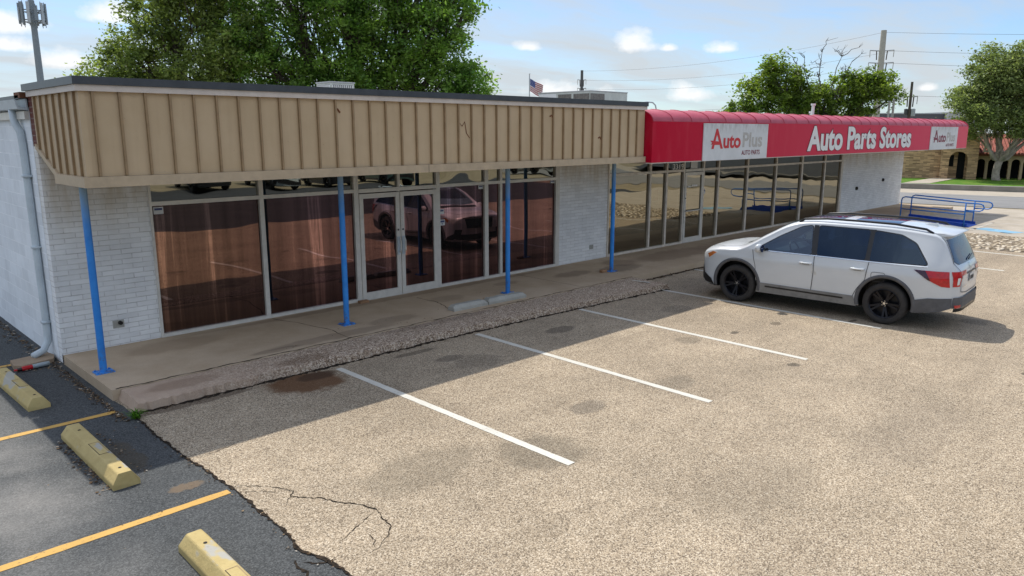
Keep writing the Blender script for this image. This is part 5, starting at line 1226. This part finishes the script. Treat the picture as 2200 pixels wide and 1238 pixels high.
# ------------------------------------------------------------------ blue ramp and rails
o = thing('access_ramp', 'blue metal wheelchair ramp with tubular handrails behind the white SUV', 'ramp', loc=(31.55, 9.0, 0))
m = MB(); m.prism([(-.52, 1.25, .0), (-.52, 1.25, .15), (-.52, -1.15, .03), (-.52, -1.15, 0)], (1.04, 0, 0), 'ramp_blue')
m.prism([(-.55, 1.25, .0), (-.55, 1.25, .24), (-.55, -1.1, .12), (-.55, -1.1, 0)], (.03, 0, 0), 'ramp_blue'); m.prism([(.52, 1.25, .0), (.52, 1.25, .24), (.52, -1.1, .12), (.52, -1.1, 0)], (.03, 0, 0), 'ramp_blue'); m.build('deck', o)
for sx in (-.56, .56):
    m = MB(); r = .024
    z0, z1 = .98, .88; ye = -1.40
    m.tube([(sx, 1.2, .0), (sx, 1.2, .86), (sx, 1.17, .94), (sx, 1.08, .98), (sx, -1.0, z1), (sx, ye - .06, z1 - .01), (sx, ye - .15, z1 - .05), (sx, ye - .19, z1 - .14), (sx, ye - .15, z1 - .23), (sx, ye - .06, z1 - .27), (sx, -1.0, z1 - .27)], r, 'rail_blue', 8)
    m.tube([(sx, -1.0, 0), (sx, -1.0, z1)], r, 'rail_blue', 8); m.tube([(sx, 1.2, .52), (sx, -1.0, .46)], r * .85, 'rail_blue', 8); m.build('handrail', o, smooth=True)

# ------------------------------------------------------------------ brick building with arches across the street
far = thing('arched_building', 'tan brick building with arched openings and red tile roof across the street', 'building', loc=(60, 19.8, .02), rz=math.atan2(-.93, .37))
# local x runs along the facade to the right, local y away from the street... local +y points to the viewer's far side
def wall_arches(mb, x0, x1, z1, y, th, arches, mat):
    """a wall in local x-z with arched openings; arches: (centre, half width, spring, top rise)"""
    cur = x0
    for (c, hw, sp) in arches:
        mb.box((cur, y, 0), (c - hw, y + th, z1), mat); N = 10
        arc = [(c + hw * math.cos(t), sp + hw * math.sin(t)) for t in np.linspace(math.pi, 0, N + 1)]
        for (a, b) in zip(arc[:-1], arc[1:]): mb.prism([(a[0], y, a[1]), (b[0], y, b[1]), (b[0], y, z1), (a[0], y, z1)], (0, th, 0), mat)
        cur = c + hw
    mb.box((cur, y, 0), (x1, y + th, z1), mat)
m = MB(); m.box((-9, 0, -.2), (2.25, .4, 2.9), 'tan_brick'); m.build('wall', far)
m = MB(); wall_arches(m, 2.25, 4.55, 2.9, -.5, .35, [(3.35, .58, 1.45)], 'tan_brick'); m.box((2.25, -.15, -.2), (2.45, .4, 2.9), 'tan_brick'); m.box((4.35, -.15, -.2), (4.55, .9, 2.9), 'tan_brick'); m.build('porch', far)
m = MB(); m.box((2.45, .42, 0), (4.35, .5, 2.9), 'tan_brick'); m.build('porch_back_wall', far)
m = MB(); m.box((2.25, -.5, 2.91), (4.55, .45, 2.97), 'roof_membrane'); m.build('porch_roof', far)
m = MB(); m.box((3.4, .38, 0), (3.85, .418, 1.95), 'dark_void'); m.build('door', far)
m = MB(); m.box((2.8, .38, .95), (3.15, .418, 1.75), 'dark_void'); m.build('window', far)
m = MB(); wall_arches(m, 4.55, 13.5, 1.95, .9, .3, [(4.95, .27, 1.22), (5.66, .27, 1.22), (6.37, .27, 1.22), (7.08, .27, 1.22), (7.79, .27, 1.22), (9.2, .55, 1.0), (10.8, .5, 1.1), (12.2, .5, 1.1)], 'stucco'); m.build('arcade', far)
m = MB(); m.box((4.55, 3.1, 0), (13.5, 3.2, 2.3), 'dark_void'); m.build('arcade_back_wall', far)
m = MB(); N = 44
for i in range(N):
    x = 4.3 + i * .215; m.tube([(x, .55, 1.86), (x, 4.2, 3.15)], .10, 'roof_tile', 6)
m.box((4.2, .5, 1.72), (13.8, .62, 1.84), 'rust'); m.build('tile_roof', far)
m = MB(); m.box((-9, .4, 2.88), (4.55, 9, 2.96), 'roof_membrane'); m.box((4.4, 4.2, 0), (13.5, 9, 3.2), 'stucco'); m.build('rear_block', far)
o = thing('flat_building', 'dark flat roofed building far behind, showing as a grey strip above the awning', 'building', loc=(117, 45, -.3), rz=math.atan2(-6.2, 6.4))
m = MB(); m.box((-.5, 0, 0), (12, 8, 6.3), 'dark_cladding'); m.box((-.6, -.1, 6.3), (12.1, 8, 6.45), 'galv'); m.box((4, -.05, 0), (4.1, 0, 6.3), 'galv'); m.build('wall', o)
m = MB(); m.box((12, -1, 0), (16, 7, 6.6), 'unit_grey'); m.build('side_block', o)

# ------------------------------------------------------------------ sky, sun, camera
SUN = Vector((.85, 2.37, 4.05)).normalized()
el = math.asin(SUN.z); az = math.atan2(SUN.x, SUN.y)
W = bpy.data.worlds.new('World'); S.world = W; W.use_nodes = True; nt = W.node_tree; nt.nodes.clear()
class WN(NT):
    def __init__(s, tree): s.t = tree; s.n = tree.nodes; s.l = tree.links; s._pos = None
w = WN(nt)
sky = w.node('ShaderNodeTexSky', sky_type='NISHITA'); sky.sun_disc = False; sky.sun_elevation = el; sky.sun_rotation = az
sky.altitude = 900; sky.air_density = 1.0; sky.dust_density = 1.2; sky.ozone_density = 2.0
tc = w.node('ShaderNodeTexCoord'); d = tc.outputs['Generated']; q = w.sep(d)
zc = w.math('MAXIMUM', q[2], .02); inv = w.math('DIVIDE', 1., w.math('ADD', zc, .10))
flat = w.comb(w.math('MULTIPLY', q[0], inv), w.math('MULTIPLY', q[1], inv), 0)
warp = w.node('ShaderNodeVectorMath', operation='ADD'); w.put(warp.inputs[0], flat)
wn = w.node('ShaderNodeVectorMath', operation='SCALE'); w.put(wn.inputs[0], w.noise(flat, 1.1, 3, color=True)); wn.inputs['Scale'].default_value = .8; w.l.new(wn.outputs[0], warp.inputs[1])
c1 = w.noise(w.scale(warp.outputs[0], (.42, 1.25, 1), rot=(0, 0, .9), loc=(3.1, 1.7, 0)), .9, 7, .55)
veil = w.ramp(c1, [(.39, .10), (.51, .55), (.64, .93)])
def puff(x, y, z, r, sq=1.9):
    """one heaped cloud low in the sky, in a fixed compass direction"""
    D = Vector((x, y, z)).normalized(); rt = Vector((D.y, -D.x, 0)).normalized(); up = rt.cross(D)
    def dot(v):
        n = w.node('ShaderNodeVectorMath', operation='DOT_PRODUCT'); w.put(n.inputs[0], d); n.inputs[1].default_value = v; return n.outputs['Value']
    u = w.math('DIVIDE', dot(rt), r * sq); v = w.math('DIVIDE', dot(up), r)
    v2 = w.math('MAXIMUM', w.math('MULTIPLY', v, 1.), w.math('MULTIPLY', v, -2.2))   # flat underside
    dist = w.math('SQRT', w.math('ADD', w.math('MULTIPLY', u, u), w.math('MULTIPLY', v2, v2)))
    nz = w.noise(w.scale(d, (1, 1, 1.3)), 26, 6, .6)
    f = w.math('ADD', w.math('SUBTRACT', 1., dist), w.math('MULTIPLY', w.math('SUBTRACT', nz, .5), 1.7))
    front = w.math('GREATER_THAN', dot(D), .3)
    return w.math('MULTIPLY', w.ramp(f, [(.2, 0), (.75, .9)]), front)
puffs = [(0.8002, 0.5905, 0.1047, 0.0242), (0.8219, 0.5604, 0.1018, 0.0097), (0.7096, 0.6969, 0.1043, 0.0121), (0.7373, 0.6736, 0.0514, 0.0242), (0.8410, 0.5393, 0.0440, 0.0206), (0.8580, 0.5039, 0.0991, 0.0157), (0.2997, 0.9456, 0.1266, 0.0242), (0.2548, 0.9641, 0.0751, 0.0206), (0.2100, 0.9736, 0.0897, 0.0145), (0.2070, 0.9721, 0.1106, 0.0242), (0.8854, 0.4625, 0.0468, 0.0181), (0.7800, 0.6241, 0.0460, 0.0157), (0.9527, 0.3000, 0.0485, 0.0085)]
tot = None
for a in puffs:
    p = puff(*a); tot = p if tot is None else w.math('MAXIMUM', tot, p)
blue = w.mix(1., sky.outputs[0], (.58, .69, .80), 'MULTIPLY')
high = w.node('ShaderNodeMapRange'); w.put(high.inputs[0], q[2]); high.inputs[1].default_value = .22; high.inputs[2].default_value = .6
vc = w.mix(high.outputs[0], (3.25, 3.5, 3.7), (9.2, 9.6, 10.2))   # thin cloud made brighter overhead, out of frame, to fill the shade
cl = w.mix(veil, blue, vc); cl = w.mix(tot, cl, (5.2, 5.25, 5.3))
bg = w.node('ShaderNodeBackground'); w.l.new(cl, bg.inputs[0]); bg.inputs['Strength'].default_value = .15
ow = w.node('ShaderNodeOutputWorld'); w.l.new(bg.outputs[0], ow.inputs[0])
sl = bpy.data.lights.new('sun', 'SUN'); sl.energy = 3.3; sl.angle = R(.53); sl.color = (1, .955, .88)
so = bpy.data.objects.new('sun', sl); COL.objects.link(so); so.rotation_euler = SUN.to_track_quat('Z', 'Y').to_euler()
cd = bpy.data.cameras.new('camera'); cam = bpy.data.objects.new('camera', cd); COL.objects.link(cam); S.camera = cam
cd.sensor_width = 36; cd.lens = 1619 / 2200 * 36; cd.clip_start = .1; cd.clip_end = 5000
pitch = math.atan((619 - 284) / 1619); yaw = R(45.5)
fw = Vector((math.cos(yaw) * math.cos(pitch), math.sin(yaw) * math.cos(pitch), -math.sin(pitch)))
cam.location = (0, 0, 3.4); cam.rotation_euler = fw.to_track_quat('-Z', 'Y').to_euler()
S.render.resolution_x = 1024; S.render.resolution_y = 576
S.view_settings.view_transform = 'Standard'; S.view_settings.look = 'None'; S.view_settings.exposure = .40; S.view_settings.gamma = 1
S.cycles.max_bounces = 8; S.cycles.transparent_max_bounces = 12; S.cycles.caustics_reflective = False; S.cycles.caustics_refractive = False
